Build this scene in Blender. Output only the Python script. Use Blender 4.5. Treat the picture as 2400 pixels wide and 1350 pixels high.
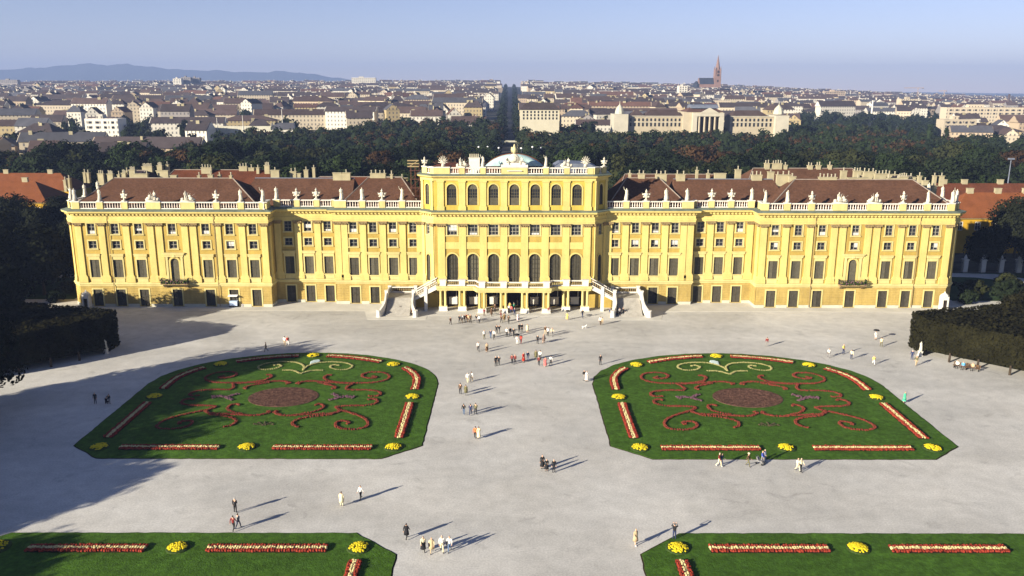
import bpy, bmesh, math, random
from math import sin, cos, pi, radians, hypot, atan2, sqrt
from mathutils import Vector, Matrix

for o in list(bpy.data.objects):
    bpy.data.objects.remove(o)
S = bpy.context.scene
COL = S.collection
rnd = random.Random(7)

# ------------------------------------------------------------------ camera
F_PX, PITCH, YAW, ROLL = 1960.593, 0.2345708, 0.0030503, 0.0025992
CAM = Vector((-0.937, -168.608, 44.414))
_w = Vector((sin(YAW)*cos(PITCH), cos(YAW)*cos(PITCH), -sin(PITCH)))
_r0 = Vector((cos(YAW), -sin(YAW), 0)); _u0 = _r0.cross(_w)
_r = cos(ROLL)*_r0 + sin(ROLL)*_u0; _u = -sin(ROLL)*_r0 + cos(ROLL)*_u0
cam = bpy.data.cameras.new('camera'); cam_o = bpy.data.objects.new('camera', cam); COL.objects.link(cam_o)
cam.sensor_width = 36.0; cam.lens = F_PX*36.0/2400.0; cam.clip_start = 0.5; cam.clip_end = 40000
cam_o.matrix_world = Matrix.Translation(CAM) @ Matrix((_r, _u, -_w)).transposed().to_4x4()
S.camera = cam_o

# ------------------------------------------------------------------ daylight
SUN_AZ, SUN_EL = radians(38.0), radians(17.0)          # shadows run along (cos az, sin az)
world = bpy.data.worlds.new('World'); S.world = world; world.use_nodes = True
nt = world.node_tree; bg = nt.nodes['Background']
sky = nt.nodes.new('ShaderNodeTexSky'); sky.sky_type = 'NISHITA'; sky.sun_disc = False
sky.sun_elevation = SUN_EL; sky.sun_rotation = atan2(-cos(SUN_AZ), -sin(SUN_AZ))
sky.altitude = 200; sky.air_density = 0.8; sky.dust_density = 0.0; sky.ozone_density = 1.5
tint = nt.nodes.new('ShaderNodeMixRGB'); tint.blend_type = 'MULTIPLY'; tint.inputs[0].default_value = 1.0; tint.inputs[2].default_value = (1.0, .86, 1.03, 1)   # the slide film's lavender cast
nt.links.new(sky.outputs[0], tint.inputs[1]); nt.links.new(tint.outputs[0], bg.inputs[0]); bg.inputs[1].default_value = 0.050
sun = bpy.data.lights.new('sun', 'SUN'); sun.energy = 5.0; sun.angle = radians(0.5); sun.color = (1.0, 0.91, 0.75)
sun_o = bpy.data.objects.new('sun', sun); COL.objects.link(sun_o)
sun_o.rotation_euler = Vector((cos(SUN_AZ)*cos(SUN_EL), sin(SUN_AZ)*cos(SUN_EL), -sin(SUN_EL))).to_track_quat('-Z', 'Y').to_euler()
sun_o.location = (-60, -80, 90)
S.view_settings.view_transform = 'Standard'; S.view_settings.look = 'None'
S.view_settings.exposure = 1.4; S.view_settings.gamma = 1.0; S.view_settings.use_curve_mapping = False
S.render.engine = 'CYCLES'
S.cycles.use_denoising = True
S.cycles.max_bounces = 6; S.cycles.diffuse_bounces = 3; S.cycles.glossy_bounces = 2
S.cycles.volume_bounces = 0; S.cycles.transparent_max_bounces = 6

# ------------------------------------------------------------------ helpers
def _ray(px, py):
    return _w + (px-1200)/F_PX*_r + (675-py)/F_PX*_u
def at(px, py, z=0.0):
    d = _ray(px, py); return CAM + d*((z-CAM.z)/d.z)
def atY(px, py, y):
    d = _ray(px, py); return CAM + d*((y-CAM.y)/d.y)

class MB:
    def __init__(s): s.v = []; s.f = []; s.m = []
    def add(s, vs, fs, mi=0):
        n = len(s.v); s.v += [tuple(p) for p in vs]
        for f in fs: s.f.append([i+n for i in f]); s.m.append(mi)
    def quad(s, a, b, c, d, mi=0): s.add((a, b, c, d), [(0, 1, 2, 3)], mi)
    def box(s, x0, x1, y0, y1, z0, z1, mi=0):
        v = [(x0,y0,z0),(x1,y0,z0),(x1,y1,z0),(x0,y1,z0),(x0,y0,z1),(x1,y0,z1),(x1,y1,z1),(x0,y1,z1)]
        s.add(v, [(0,3,2,1),(4,5,6,7),(0,1,5,4),(1,2,6,5),(2,3,7,6),(3,0,4,7)], mi)
    def prism(s, poly, z0, z1, mi=0):
        n = len(poly)
        s.add([(x,y,z0) for x,y in poly]+[(x,y,z1) for x,y in poly],
              [tuple(range(n-1,-1,-1)), tuple(range(n,2*n))]+[(i,(i+1)%n,n+(i+1)%n,n+i) for i in range(n)], mi)
    def prism_y(s, poly, y0, y1, mi=0):      # polygon in x,z extruded along y
        n = len(poly)
        s.add([(x,y0,z) for x,z in poly]+[(x,y1,z) for x,z in poly],
              [tuple(range(n)), tuple(range(2*n-1,n-1,-1))]+[((i+1)%n,i,n+i,n+(i+1)%n) for i in range(n)], mi)
    def prism_x(s, poly, x0, x1, mi=0):      # polygon in y,z extruded along x
        n = len(poly)
        s.add([(x0,y,z) for y,z in poly]+[(x1,y,z) for y,z in poly],
              [tuple(range(n-1,-1,-1)), tuple(range(n,2*n))]+[(i,(i+1)%n,n+(i+1)%n,n+i) for i in range(n)], mi)
    def loft(s, rings, n=8, mi=0, ph=0.0):   # rings: (cx,cy,z,rx,ry)
        vs = []
        for cx,cy,z,rx,ry in rings:
            for k in range(n):
                a = 2*pi*k/n+ph; vs.append((cx+rx*cos(a), cy+ry*sin(a), z))
        fs = []
        for i in range(len(rings)-1):
            for k in range(n):
                k2 = (k+1) % n; fs.append((i*n+k, i*n+k2, (i+1)*n+k2, (i+1)*n+k))
        fs.append(tuple(range(n-1,-1,-1))); m = (len(rings)-1)*n; fs.append(tuple(range(m, m+n)))
        s.add(vs, fs, mi)
    def tube(s, a, b, r0, r1, n=6, mi=0):
        a = Vector(a); b = Vector(b); d = (b-a).normalized()
        t = Vector((0,0,1)) if abs(d.z) < .9 else Vector((1,0,0))
        e = d.cross(t).normalized(); g = d.cross(e)
        vs = []
        for c, r in ((a,r0),(b,r1)):
            for k in range(n):
                q = 2*pi*k/n; vs.append(c+e*(r*cos(q))+g*(r*sin(q)))
        s.add(vs, [(k,k+n,(k+1)%n+n,(k+1)%n) for k in range(n)]+[tuple(range(n)), tuple(range(2*n-1,n-1,-1))], mi)
    def blob(s, c, rx, ry, rz, mi=0, n=6, jit=0.0, rg=None):
        vs = [(c[0],c[1],c[2]+rz)]
        for z, q in ((.5,.86),(-.4,.92)):
            for k in range(n):
                a = 2*pi*k/n; j = 1+(rg.uniform(-jit,jit) if rg else 0)
                vs.append((c[0]+rx*q*cos(a)*j, c[1]+ry*q*sin(a)*j, c[2]+rz*z))
        vs.append((c[0],c[1],c[2]-rz))
        fs = [(0,1+k,1+(k+1)%n) for k in range(n)]+[(1+k,1+n+k,1+n+(k+1)%n,1+(k+1)%n) for k in range(n)]
        fs += [(2*n+1,1+n+(k+1)%n,1+n+k) for k in range(n)]
        s.add(vs, fs, mi)
    def xform(s, M, i0=0):
        for i in range(i0, len(s.v)): s.v[i] = tuple(M @ Vector(s.v[i]))
    def mesh(s, name, mats=None, smooth=False):
        me = bpy.data.meshes.new(name); me.from_pydata(s.v, [], s.f)
        if mats is not None:
            for m in (mats if isinstance(mats, (list, tuple)) else [mats]): me.materials.append(m)
        if any(s.m): me.polygons.foreach_set('material_index', s.m)
        if smooth: me.polygons.foreach_set('use_smooth', [True]*len(me.polygons))
        me.update(); return me

def ob(name, me, parent=None, loc=None, rz=0.0, scale=None):
    o = bpy.data.objects.new(name, me); COL.objects.link(o)
    if parent is not None: o.parent = parent
    if loc is not None: o.location = loc
    if rz: o.rotation_euler = (0, 0, rz)
    if scale is not None: o.scale = scale
    return o
def empty(name, loc=(0,0,0), rz=0.0):
    o = bpy.data.objects.new(name, None); COL.objects.link(o); o.location = loc
    if rz: o.rotation_euler = (0, 0, rz)
    o.empty_display_size = .5
    return o
def tag(o, label=None, cat=None, group=None, kind=None):
    if label: o['label'] = label
    if cat: o['category'] = cat
    if group: o['group'] = group
    if kind: o['kind'] = kind
    return o
def ordinal(n):
    if 10 <= n % 100 <= 20: return '%dth' % n
    return '%d%s' % (n, {1:'st',2:'nd',3:'rd'}.get(n % 10, 'th'))

# ------------------------------------------------------------------ materials
_mc = {}
def mat(name, col, rough=0.85, var=0.12, scale=0.6, bump=0.0, bscale=8.0, metal=0.0, spec=0.08, fine=0.0, fscale=20.0, obj_rand=0.0, streak=0.0):
    if name in _mc: return _mc[name]
    m = bpy.data.materials.new(name); m.use_nodes = True; N = m.node_tree.nodes; L = m.node_tree.links
    b = N['Principled BSDF']; b.inputs['Roughness'].default_value = rough; b.inputs['Metallic'].default_value = metal
    b.inputs['Specular IOR Level'].default_value = spec
    b.inputs['Base Color'].default_value = (*col, 1)
    g = N.new('ShaderNodeNewGeometry'); prev = None
    def mulby(fac_socket, lo, hi, prevsock):
        mr = N.new('ShaderNodeMapRange'); mr.inputs[3].default_value = lo; mr.inputs[4].default_value = hi
        mr.inputs[1].default_value = 0.3; mr.inputs[2].default_value = 0.7
        L.new(fac_socket, mr.inputs[0])
        mx = N.new('ShaderNodeVectorMath'); mx.operation = 'SCALE'
        if prevsock is None: mx.inputs[0].default_value = col
        else: L.new(prevsock, mx.inputs[0])
        L.new(mr.outputs[0], mx.inputs['Scale']); return mx.outputs[0]
    if var:
        t = N.new('ShaderNodeTexNoise'); t.inputs['Scale'].default_value = scale; t.inputs['Detail'].default_value = 4
        L.new(g.outputs['Position'], t.inputs['Vector']); prev = mulby(t.outputs[0], 1-var, 1+var, prev)
    if fine:
        t = N.new('ShaderNodeTexNoise'); t.inputs['Scale'].default_value = fscale; t.inputs['Detail'].default_value = 3
        L.new(g.outputs['Position'], t.inputs['Vector']); prev = mulby(t.outputs[0], 1-fine, 1+fine, prev)
    if streak:                     # rain streaks and grime running down the plaster
        mp = N.new('ShaderNodeMapping'); mp.inputs['Scale'].default_value = (1.1, 1.1, .10); L.new(g.outputs['Position'], mp.inputs['Vector'])
        t = N.new('ShaderNodeTexNoise'); t.inputs['Scale'].default_value = 1.0; t.inputs['Detail'].default_value = 5; t.inputs['Roughness'].default_value = .65
        L.new(mp.outputs[0], t.inputs['Vector']); prev = mulby(t.outputs[0], 1-streak, 1+streak*.5, prev)
        t = N.new('ShaderNodeTexNoise'); t.inputs['Scale'].default_value = .16; t.inputs['Detail'].default_value = 5
        L.new(g.outputs['Position'], t.inputs['Vector']); prev = mulby(t.outputs[0], 1-streak*.7, 1+streak*.4, prev)
    if obj_rand:
        oi = N.new('ShaderNodeObjectInfo'); mr = N.new('ShaderNodeMapRange')
        mr.inputs[3].default_value = 1-obj_rand; mr.inputs[4].default_value = 1+obj_rand; L.new(oi.outputs['Random'], mr.inputs[0])
        mx = N.new('ShaderNodeVectorMath'); mx.operation = 'SCALE'
        if prev is None: mx.inputs[0].default_value = col
        else: L.new(prev, mx.inputs[0])
        L.new(mr.outputs[0], mx.inputs['Scale']); prev = mx.outputs[0]
    if prev is not None: L.new(prev, b.inputs['Base Color'])
    if bump:
        t = N.new('ShaderNodeTexNoise'); t.inputs['Scale'].default_value = bscale; t.inputs['Detail'].default_value = 3
        L.new(g.outputs['Position'], t.inputs['Vector'])
        bp = N.new('ShaderNodeBump'); bp.inputs['Strength'].default_value = bump; bp.inputs['Distance'].default_value = 0.1
        L.new(t.outputs[0], bp.inputs['Height']); L.new(bp.outputs[0], b.inputs['Normal'])
    _mc[name] = m; return m

M_OCHRE = mat('ochre_plaster', (.375,.265,.066), .9, .10, .35, streak=.16, fine=.06, fscale=3)
M_RUST = mat('rusticated_plaster', (.375,.272,.085), .9, .12, .5, streak=.18, fine=.08, fscale=4)
M_LEMON = mat('lemon_plaster', (.54,.43,.148), .88, .06, .4, streak=.13, fine=.04, fscale=3)
M_ATTIC = mat('attic_plaster', (.455,.34,.065), .88, .08, .4, streak=.14)
M_CREAM = mat('cream_stone', (.52,.44,.185), .88, .07, .6, streak=.12)
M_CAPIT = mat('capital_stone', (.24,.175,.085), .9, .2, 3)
M_PLINTH = mat('plinth_stone', (.44,.42,.33), .85, .10, .8)
M_WHITE = mat('white_stone', (.58,.55,.48), .85, .08, 1.2)
M_STATUE = mat('statue_stone', (.50,.465,.37), .85, .18, 3)
M_LEAD = mat('weathered_copper', (.13,.155,.12), .7, .25, .6)
M_SHUT = mat('grey_shutter', (.078,.070,.048), .75, .15, 2.0, obj_rand=.32)
M_SHUTD = mat('dark_shutter', (.056,.05,.036), .75, .18, 2.0, obj_rand=.32)
M_SASH = mat('white_sash', (.30,.28,.22), .6, .05, 1, obj_rand=.25)
M_GLASS = mat('window_glass', (.018,.02,.024), .12, 0, spec=.5)
M_BLIND = mat('white_blind', (.5,.49,.46), .9, .05, 2)
M_TILE = mat('brown_roof_tile', (.092,.046,.028), .9, .14, .35, bump=.5, bscale=5, fine=.22, fscale=2.2)
M_TILE2 = mat('red_roof_tile', (.105,.036,.018), .9, .2, .4, bump=.5, bscale=5, fine=.2, fscale=3)
M_ORANGE = mat('orange_roof_tile', (.17,.058,.022), .9, .15, .4, bump=.4, bscale=6, fine=.12, fscale=4)
M_SLATE = mat('dark_slate', (.045,.035,.042), .85, .2, .5)
M_RIDGE = mat('ridge_mortar', (.24,.20,.165), .9, .15, 1)
M_ZINC = mat('zinc_sheet', (.13,.145,.18), .5, .15, 1)
M_CHIM = mat('chimney_plaster', (.32,.28,.175), .9, .12, .9)
M_POT = mat('chimney_pot', (.31,.28,.205), .9, .1, 2)
M_IRON = mat('black_iron', (.02,.02,.018), .6, 0)
M_COPPER = mat('turquoise_copper', (.34,.47,.46), .7, .15, .8)
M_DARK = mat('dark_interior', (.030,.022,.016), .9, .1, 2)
M_GRAVEL = None
# ================================================================== setting: ground, court, pavement, lawns
def hz(x, y):
    """terrain height: flat round the palace, rising slowly under the city"""
    D = y+168.0
    if D < 330: return 0.0
    th = x/max(D, 1)
    keys = [(-.8,40),(-.61,42),(-.3,45),(0,49),(.25,36),(.41,15),(.61,-7),(.8,-8)]
    th = max(-.8, min(.8, th)); T = 0
    for (a,ta),(b,tb) in zip(keys, keys[1:]):
        if a <= th <= b: T = ta+(tb-ta)*(th-a)/(b-a); break
    r = min(1.0, (D-330)/2650.0)
    return T*r

def ground_material():
    m = bpy.data.materials.new('pale_gravel'); m.use_nodes = True; N = m.node_tree.nodes; L = m.node_tree.links
    b = N['Principled BSDF']; b.inputs['Roughness'].default_value = .95; b.inputs['Specular IOR Level'].default_value = .1
    g = N.new('ShaderNodeNewGeometry')
    def noise(sc, det=4, vec=None, dist=0.0):
        t = N.new('ShaderNodeTexNoise'); t.inputs['Scale'].default_value = sc; t.inputs['Detail'].default_value = det
        t.inputs['Distortion'].default_value = dist
        L.new(vec if vec else g.outputs['Position'], t.inputs['Vector']); return t.outputs[0]
    def rng(s, a, b_, lo, hi):
        r = N.new('ShaderNodeMapRange'); r.inputs[1].default_value = a; r.inputs[2].default_value = b_
        r.inputs[3].default_value = lo; r.inputs[4].default_value = hi; L.new(s, r.inputs[0]); return r.outputs[0]
    def mul(a, b_):
        x = N.new('ShaderNodeMath'); x.operation = 'MULTIPLY'; L.new(a, x.inputs[0]); L.new(b_, x.inputs[1]); return x.outputs[0]
    mp = N.new('ShaderNodeMapping'); mp.inputs['Scale'].default_value = (.03, .11, 1); L.new(g.outputs['Position'], mp.inputs['Vector'])
    big = rng(noise(.05, 5, dist=.6), .35, .65, .87, 1.09)
    streak = rng(noise(1.0, 5, mp.outputs[0], .8), .35, .65, .88, 1.08)
    mid = rng(noise(.6, 4), .3, .7, .91, 1.07)
    fine = rng(noise(5.0, 4), .3, .7, .86, 1.14)
    scuff = rng(noise(.22, 6, dist=1.8), .62, .74, 1.0, .78)
    k = mul(mul(mul(big, streak), mul(mid, fine)), scuff)
    hue = N.new('ShaderNodeMixRGB'); hue.inputs[1].default_value = (.50,.475,.42,1); hue.inputs[2].default_value = (.48,.472,.44,1)
    L.new(noise(.09, 3), hue.inputs[0])
    sc = N.new('ShaderNodeVectorMath'); sc.operation = 'SCALE'; L.new(hue.outputs[0], sc.inputs[0]); L.new(k, sc.inputs['Scale'])
    L.new(sc.outputs[0], b.inputs['Base Color'])
    bp = N.new('ShaderNodeBump'); bp.inputs['Strength'].default_value = .35; bp.inputs['Distance'].default_value = .04
    L.new(noise(9.0, 3), bp.inputs['Height']); L.new(bp.outputs[0], b.inputs['Normal'])
    return m
M_GRAVEL = ground_material()
M_EARTH = mat('town_ground', (.075,.075,.06), .95, .35, .02, fine=.2, fscale=.4)
M_PAVE = mat('pale_paving', (.52,.50,.44), .9, .10, .3, fine=.06, fscale=4)
M_ROAD = mat('asphalt', (.07,.07,.075), .9, .15, .1)
M_LAWN = mat('mown_lawn', (.050,.108,.012), .95, .22, .9, streak=.22, bump=.6, bscale=6, fine=.22, fscale=2.5)
M_LAWN2 = mat('rough_grass', (.035,.06,.02), .95, .35, .2, fine=.3, fscale=1.5)
M_SOIL = mat('bare_soil', (.10,.052,.036), .95, .2, 1.5, bump=.8, bscale=5, fine=.45, fscale=2.2)
M_SOILD = mat('dark_soil', (.03,.022,.012), .95, .2, 1.5)

def terrain():
    mb = MB(); rings = []
    rs = [0, 330] + [330+i*120 for i in range(1, 23)] + [3300, 4200, 5600, 7500, 10500]
    ths = [-.95+1.9*i/48 for i in range(49)]
    idx = {}
    # front fan (towards the city) as a grid in D and x/D, plus a plain skirt behind the camera
    for i, D in enumerate([60]+rs[1:]):
        for j, t in enumerate(ths):
            x = t*D*1.15 if D > 60 else t*400; y = D-168
            mb.v.append((x, y, hz(x, y)-.02))
    n = len(ths)
    for i in range(len(rs)-1):
        for j in range(n-1):
            a = i*n+j; mb.f.append([a, a+1, a+n+1, a+n]); mb.m.append(0)
    k = len(mb.v)
    mb.v += [(-380,-108,-.02),(380,-108,-.02),(380,-420,-.02),(-380,-420,-.02)]
    mb.f.append([k+3,k+2,k+1,k]); mb.m.append(0)
    o = ob('ground', mb.mesh('ground', M_EARTH)); tag(o, kind='structure')
terrain()

def sheet(name, poly, z, m, label=None, kind='structure', thick=0.0):
    mb = MB(); n = len(poly)
    if thick: mb.prism(poly, z-thick, z)
    else: mb.add([(x,y,z) for x,y in poly], [tuple(range(n))])
    o = ob(name, mb.mesh(name, m)); tag(o, kind=kind); return o
# gravel court (one sheet, meshed coarsely)
sheet('gravel_court', [(-135,-190),(135,-190),(135,8),(95,8),(-95,8),(-135,8)], .004, M_GRAVEL)
sheet('pavement', [(-93.4,-3.3),(-30.5,-3.3),(-29,-9.8),(-17.4,-9.8),(-17.4,-7.0),(17.4,-7.0),(17.4,-9.8),(29,-9.8),(30.5,-3.3),(93.4,-3.3),(94.5,7),(-94.5,7)], .03, M_PAVE, thick=.1)

# ---- lawns with flower planting
BED_CX = 34.2
def bed_outline():
    half = [(-17.5,-73.3),(-22.1,-69.5),(-22.2,-46.5),(-21.6,-43.2),(-20.2,-40.2),(-17.6,-37.2),(-14.0,-34.6),(-9.6,-32.6),(-4.8,-31.4),(0,-31.0)]
    return half+[(-x,y) for x,y in reversed(half[:-1])]
def lawn(cx, pts, nm='lawn'):
    raw = [(cx+x, y) for x, y in pts]; poly = []; rg = random.Random(int(cx*10+len(pts)))
    for a, b_ in zip(raw, raw[1:]+raw[:1]):                 # slightly ragged cut edge
        k = max(1, int(hypot(b_[0]-a[0], b_[1]-a[1])/.8))
        for i in range(k): poly.append((a[0]+(b_[0]-a[0])*i/k+rg.uniform(-.07,.07), a[1]+(b_[1]-a[1])*i/k+rg.uniform(-.07,.07)))
    mb = MB(); n = len(poly)
    mb.prism(poly, -.02, .07)
    o = ob(nm, mb.mesh(nm, M_LAWN)); tag(o, kind='structure')
    # cut soil edge
    e = MB(); c = (sum(p[0] for p in poly)/n, sum(p[1] for p in poly)/n)
    out = []
    for i in range(n):
        a, b_, d = poly[i-1], poly[i], poly[(i+1) % n]
        t = Vector((d[0]-a[0], d[1]-a[1])).normalized(); nn = Vector((t.y, -t.x))
        if nn.dot(Vector((b_[0]-c[0], b_[1]-c[1]))) < 0: nn = -nn
        out.append((b_[0]+nn.x*.16, b_[1]+nn.y*.16))
    for i in range(n):
        j = (i+1) % n
        e.quad((*poly[i],.03),(*poly[j],.03),(*out[j],.012),(*out[i],.012))
    eo = ob('lawn_edge', e.mesh('lawn_edge', M_SOILD), o)
    return o
lawn(-BED_CX, bed_outline()); lawn(BED_CX, bed_outline())
low = [(-22.2,-160),(-22.2,-95.1),(-17.6,-91.1),(17.6,-91.1),(22.2,-95.1),(22.2,-160)]
lawn(-BED_CX, low); lawn(BED_CX, low)

M_RED = mat('red_begonias', (.20,.028,.015), .8, .35, 6, fine=.4, fscale=3)
M_ROSE = mat('coral_begonias', (.155,.034,.02), .8, .3, 5, fine=.35, fscale=4)
M_IVORY = mat('cream_flowers', (.50,.42,.20), .85, .2, 6, fine=.25, fscale=4)
M_SAND = mat('straw_foliage', (.30,.28,.11), .9, .2, 5)
M_YELL = mat('yellow_marigolds', (.56,.44,.015), .8, .15, 5)
M_LEAFD = mat('flower_foliage', (.03,.05,.012), .9, .3, 5)
M_PURP = mat('purple_flowers', (.12,.062,.078), .85, .3, 5)
M_PALEB = mat('silver_foliage', (.38,.46,.44), .85, .15, 5)
M_TWIG = mat('brown_foliage', (.07,.055,.03), .9, .3, 5)

def ribbon(path, offs, step, r, rg, hgt=.16, wig=.06):
    """little flower heads strung along an open path; offs = sideways offsets"""
    mb = MB(); P = [Vector((*p, 0)) for p in path]
    for a, b_ in zip(P, P[1:]):
        d = b_-a; L = d.length
        if L < 1e-6: continue
        t = d/L; nn = Vector((-t.y, t.x, 0)); k = max(1, int(L/step))
        for i in range(k):
            for of in offs:
                c = a+t*(L*(i+.5)/k + rg.uniform(-wig,wig))+nn*(of+rg.uniform(-wig,wig))
                s = r*rg.uniform(.75,1.25)
                mb.blob((c.x, c.y, hgt*rg.uniform(.8,1.25)), s, s, hgt*rg.uniform(.7,1.1), n=5)
    return mb
def smooth_path(pts, k=5):
    out = []; n = len(pts)
    for i in range(n-1):
        p0 = pts[max(i-1,0)]; p1 = pts[i]; p2 = pts[i+1]; p3 = pts[min(i+2,n-1)]
        for j in range(k):
            t = j/k
            out.append(tuple(.5*((2*p1[c])+(-p0[c]+p2[c])*t+(2*p0[c]-5*p1[c]+4*p2[c]-p3[c])*t*t+(-p0[c]+3*p1[c]-3*p2[c]+p3[c])*t**3) for c in (0,1)))
    out.append(tuple(pts[-1])); return out

def flower_border(path, label, group):
    L0 = path[0]; e = empty('flower_border', (L0[0], L0[1], .07)); rg = random.Random(label)
    rel = [(x-L0[0], y-L0[1]) for x, y in path]
    for nm, offs, mt in (('red_flower_row', (.34,.5), M_RED), ('cream_flower_row', (-.12,.12), M_IVORY), ('red_flower_row', (-.34,-.5), M_RED)):
        o = ob(nm, ribbon(rel, offs, .26, .17, rg, .17).mesh(nm, mt), e); tag(o, kind='stuff')
    b = MB()
    P = rel
    for a, c in zip(P, P[1:]):
        d = Vector((c[0]-a[0], c[1]-a[1])).normalized(); nx, ny = -d.y*.66, d.x*.66
        b.quad((a[0]-nx,a[1]-ny,.015),(c[0]-nx,c[1]-ny,.015),(c[0]+nx,c[1]+ny,.015),(a[0]+nx,a[1]+ny,.015))
    ob('soil_strip', b.mesh('soil_strip', M_SOILD), e)
    tag(e, label, 'flower bed', group); return e
def flower_mound(x, y, label, group, r=.98):
    e = empty('flower_mound', (x, y, .07)); rg = random.Random(int(x*77+y*13))
    b = MB(); b.loft([(0,0,0,r*1.28,r*1.28),(0,0,.10,r*1.2,r*1.2),(0,0,.20,r*.9,r*.9),(0,0,.26,r*.4,r*.4)], 18)
    ob('dark_foliage', b.mesh('dark_foliage', M_LEAFD), e)
    y_ = MB()
    for i in range(150):
        q = sqrt(rg.random()); a = rg.uniform(0, 2*pi)
        if rg.random() < .14 or (q > .45 and sin(a*3+x)*sin(a*7+y) > .55): continue
        z = .32-.18*q*q; s = rg.uniform(.10,.17)
        y_.blob((r*q*cos(a), r*q*sin(a), z), s, s, .10, n=5)
    o = ob('yellow_flowers', y_.mesh('yellow_flowers', M_YELL), e); tag(o, kind='stuff')
    tag(e, label, 'flower bed', group); return e

# planting drawn on the right-hand lawn, mirrored onto the left-hand one
def rb(a, b): p = at(1360+a/2.6667, 800+b/2.6667); return (p.x-BED_CX, p.y)
def sym(pts):  return [rb(*q) for q in pts]
SCROLLS = {   # left half of the right lawn, several strokes each
 'front': [
  [(690,440),(620,460),(555,485),(525,515),(540,545),(600,558),(680,557),(726,540),(720,516),(680,506),(640,516),(655,526)],
  [(690,440),(760,468),(840,476),(920,487),(982,508),(992,532),(960,547)],
  [(690,442),(730,458),(850,465),(950,470),(1050,474),(1106,456),(1085,446)],
  [(945,464),(870,452),(812,432),(797,412),(825,402),(850,410)],
  [(690,440),(722,420),(650,412),(540,410),(472,396),(460,378),(490,368),(516,375)]],
 'back': [
  [(600,270),(480,266),(400,248),(380,225),(410,206),(480,200),(540,212),(546,230),(505,239),(462,235),(485,226)],
  [(600,268),(680,268),(760,256),(786,236),(766,221),(738,220)],
  [(600,274),(750,266),(880,258),(958,270),(940,275)],
  [(830,266),(745,284),(718,300),(742,306)],
  [(600,270),(650,298),(638,312),(540,312),(462,320),(437,335),(462,350),(516,350)]],
}
TOPSC = [[(920,192),(882,162),(800,141),(700,138),(625,150),(610,168),(650,185),(715,184),(748,168),(722,156),(690,160)],
         [(934,212),(862,192),(790,190)]]
def plant_bed(sx, side):
    cx = sx*BED_CX
    fl = 1 if sx > 0 else -1                  # mirror the drawing for the left lawn
    W = lambda pts, s: [(cx+fl*s*x, y) for x, y in pts]
    for s, half in ((1, 'inner'), (-1, 'outer')):
        for part, strokes in SCROLLS.items():
            org = W([sym([strokes[0][0]])[0]], s)[0]
            e = empty('flower_scroll', (org[0], org[1], .07)); rg = random.Random(31)
            for st in strokes:
                pth = smooth_path(W(sym(st), s), 5); pth = [(x-org[0], y-org[1]) for x, y in pth]
                o = ob('scroll_stroke', ribbon(pth, (-.11,.11), .2, .135, rg, .12, .06).mesh('scroll_stroke', M_ROSE), e); tag(o, kind='stuff')
            tag(e, 'red %s scroll of flowers on the %s lawn, %s half' % ('front' if part=='front' else 'rear', side, half), 'flower bed', 'red scrolls on the lawns')
        org = W([sym([TOPSC[0][0]])[0]], s)[0]
        e = empty('flower_scroll', (org[0], org[1], .07)); rg = random.Random(5)
        for st in TOPSC:
            pth = [(x-org[0], y-org[1]) for x, y in smooth_path(W(sym(st), s), 5)]
            o = ob('scroll_stroke', ribbon(pth, (-.08,.08), .2, .12, rg, .11, .04).mesh('scroll_stroke', M_SAND), e); tag(o, kind='stuff')
        tag(e, 'straw coloured scroll near the palace edge of the %s lawn, %s half' % (side, half), 'flower bed', 'straw scrolls')
        # purple sprig
        pts = [[(765,378),(700,362),(650,352),(597,356)],[(690,360),(742,335)],[(655,352),(612,364)]]
        org = W([sym([(690,360)])[0]], s)[0]
        e = empty('flower_sprig', (org[0], org[1], .07)); rg = random.Random(6)
        for st in pts:
            pth = [(x-org[0], y-org[1]) for x, y in smooth_path(W(sym(st), s), 4)]
            o = ob('sprig_stroke', ribbon(pth, (-.16,.16), .24, .16, rg, .12, .08).mesh('sprig_stroke', M_PURP), e); tag(o, kind='stuff')
        tag(e, 'small purple sprig beside the brown oval, %s half of the %s lawn' % (half, side), 'flower bed', 'purple sprigs')
    # oval of bare soil
    b = MB(); n = 40; b.prism([(5.1*cos(2*pi*k/n), 4.0*sin(2*pi*k/n)) for k in range(n)], 0, .06)
    rg = random.Random(8)
    for i in range(700):
        q = sqrt(rg.random())*.97; a = rg.uniform(0,2*pi); s = rg.uniform(.05,.12)
        b.blob((5.1*q*cos(a), 4.0*q*sin(a), .06), s, s, s*.6, n=4)
    o = ob('soil_oval', b.mesh('soil_oval', M_SOIL), None, (cx, -52.4, .07)); tag(o, 'brown oval of bare soil in the middle of the %s lawn' % side, 'flower bed', 'soil ovals')
    # drop of silver foliage and a brown sprig on the axis
    b = MB(); rg = random.Random(9)
    for i in range(90):
        a = rg.uniform(0,2*pi); q = sqrt(rg.random()); x = .62*q*cos(a); y = 1.1*q*sin(a)
        if y < 0: x *= 1+y*.7
        b.blob((x,y,.12), .17,.17,.12, n=5)
    y0 = rb(875,140)[1]
    o = ob('silver_drop', b.mesh('silver_drop', M_PALEB), None, (cx-fl*1.0, y0, .07), rz=fl*.35); tag(o, 'pale silver drop of foliage at the rear of the %s lawn' % side, 'flower bed')
    b = MB(); y1 = rb(1180,535)[1]
    for k in range(5):
        a = radians(25+32*k)
        pth = smooth_path([(0,0),(1.2*cos(a),1.0*sin(a)),(2.2*cos(a)+.3*k-.6,1.3*sin(a)-.2)],4)
        r_ = ribbon(pth, (0,), .3, .12, rg, .08, .1); b.add(r_.v, r_.f)
    o = ob('brown_sprig', b.mesh('brown_sprig', M_TWIG), None, (cx, y1, .07)); tag(o, 'faint brown sprig near the front edge of the %s lawn' % side, 'flower bed')
    # straight and bent borders with yellow mounds between; x relative to the lawn centre, inner side = -fl
    XI, XO = -19.2, 19.2
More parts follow.
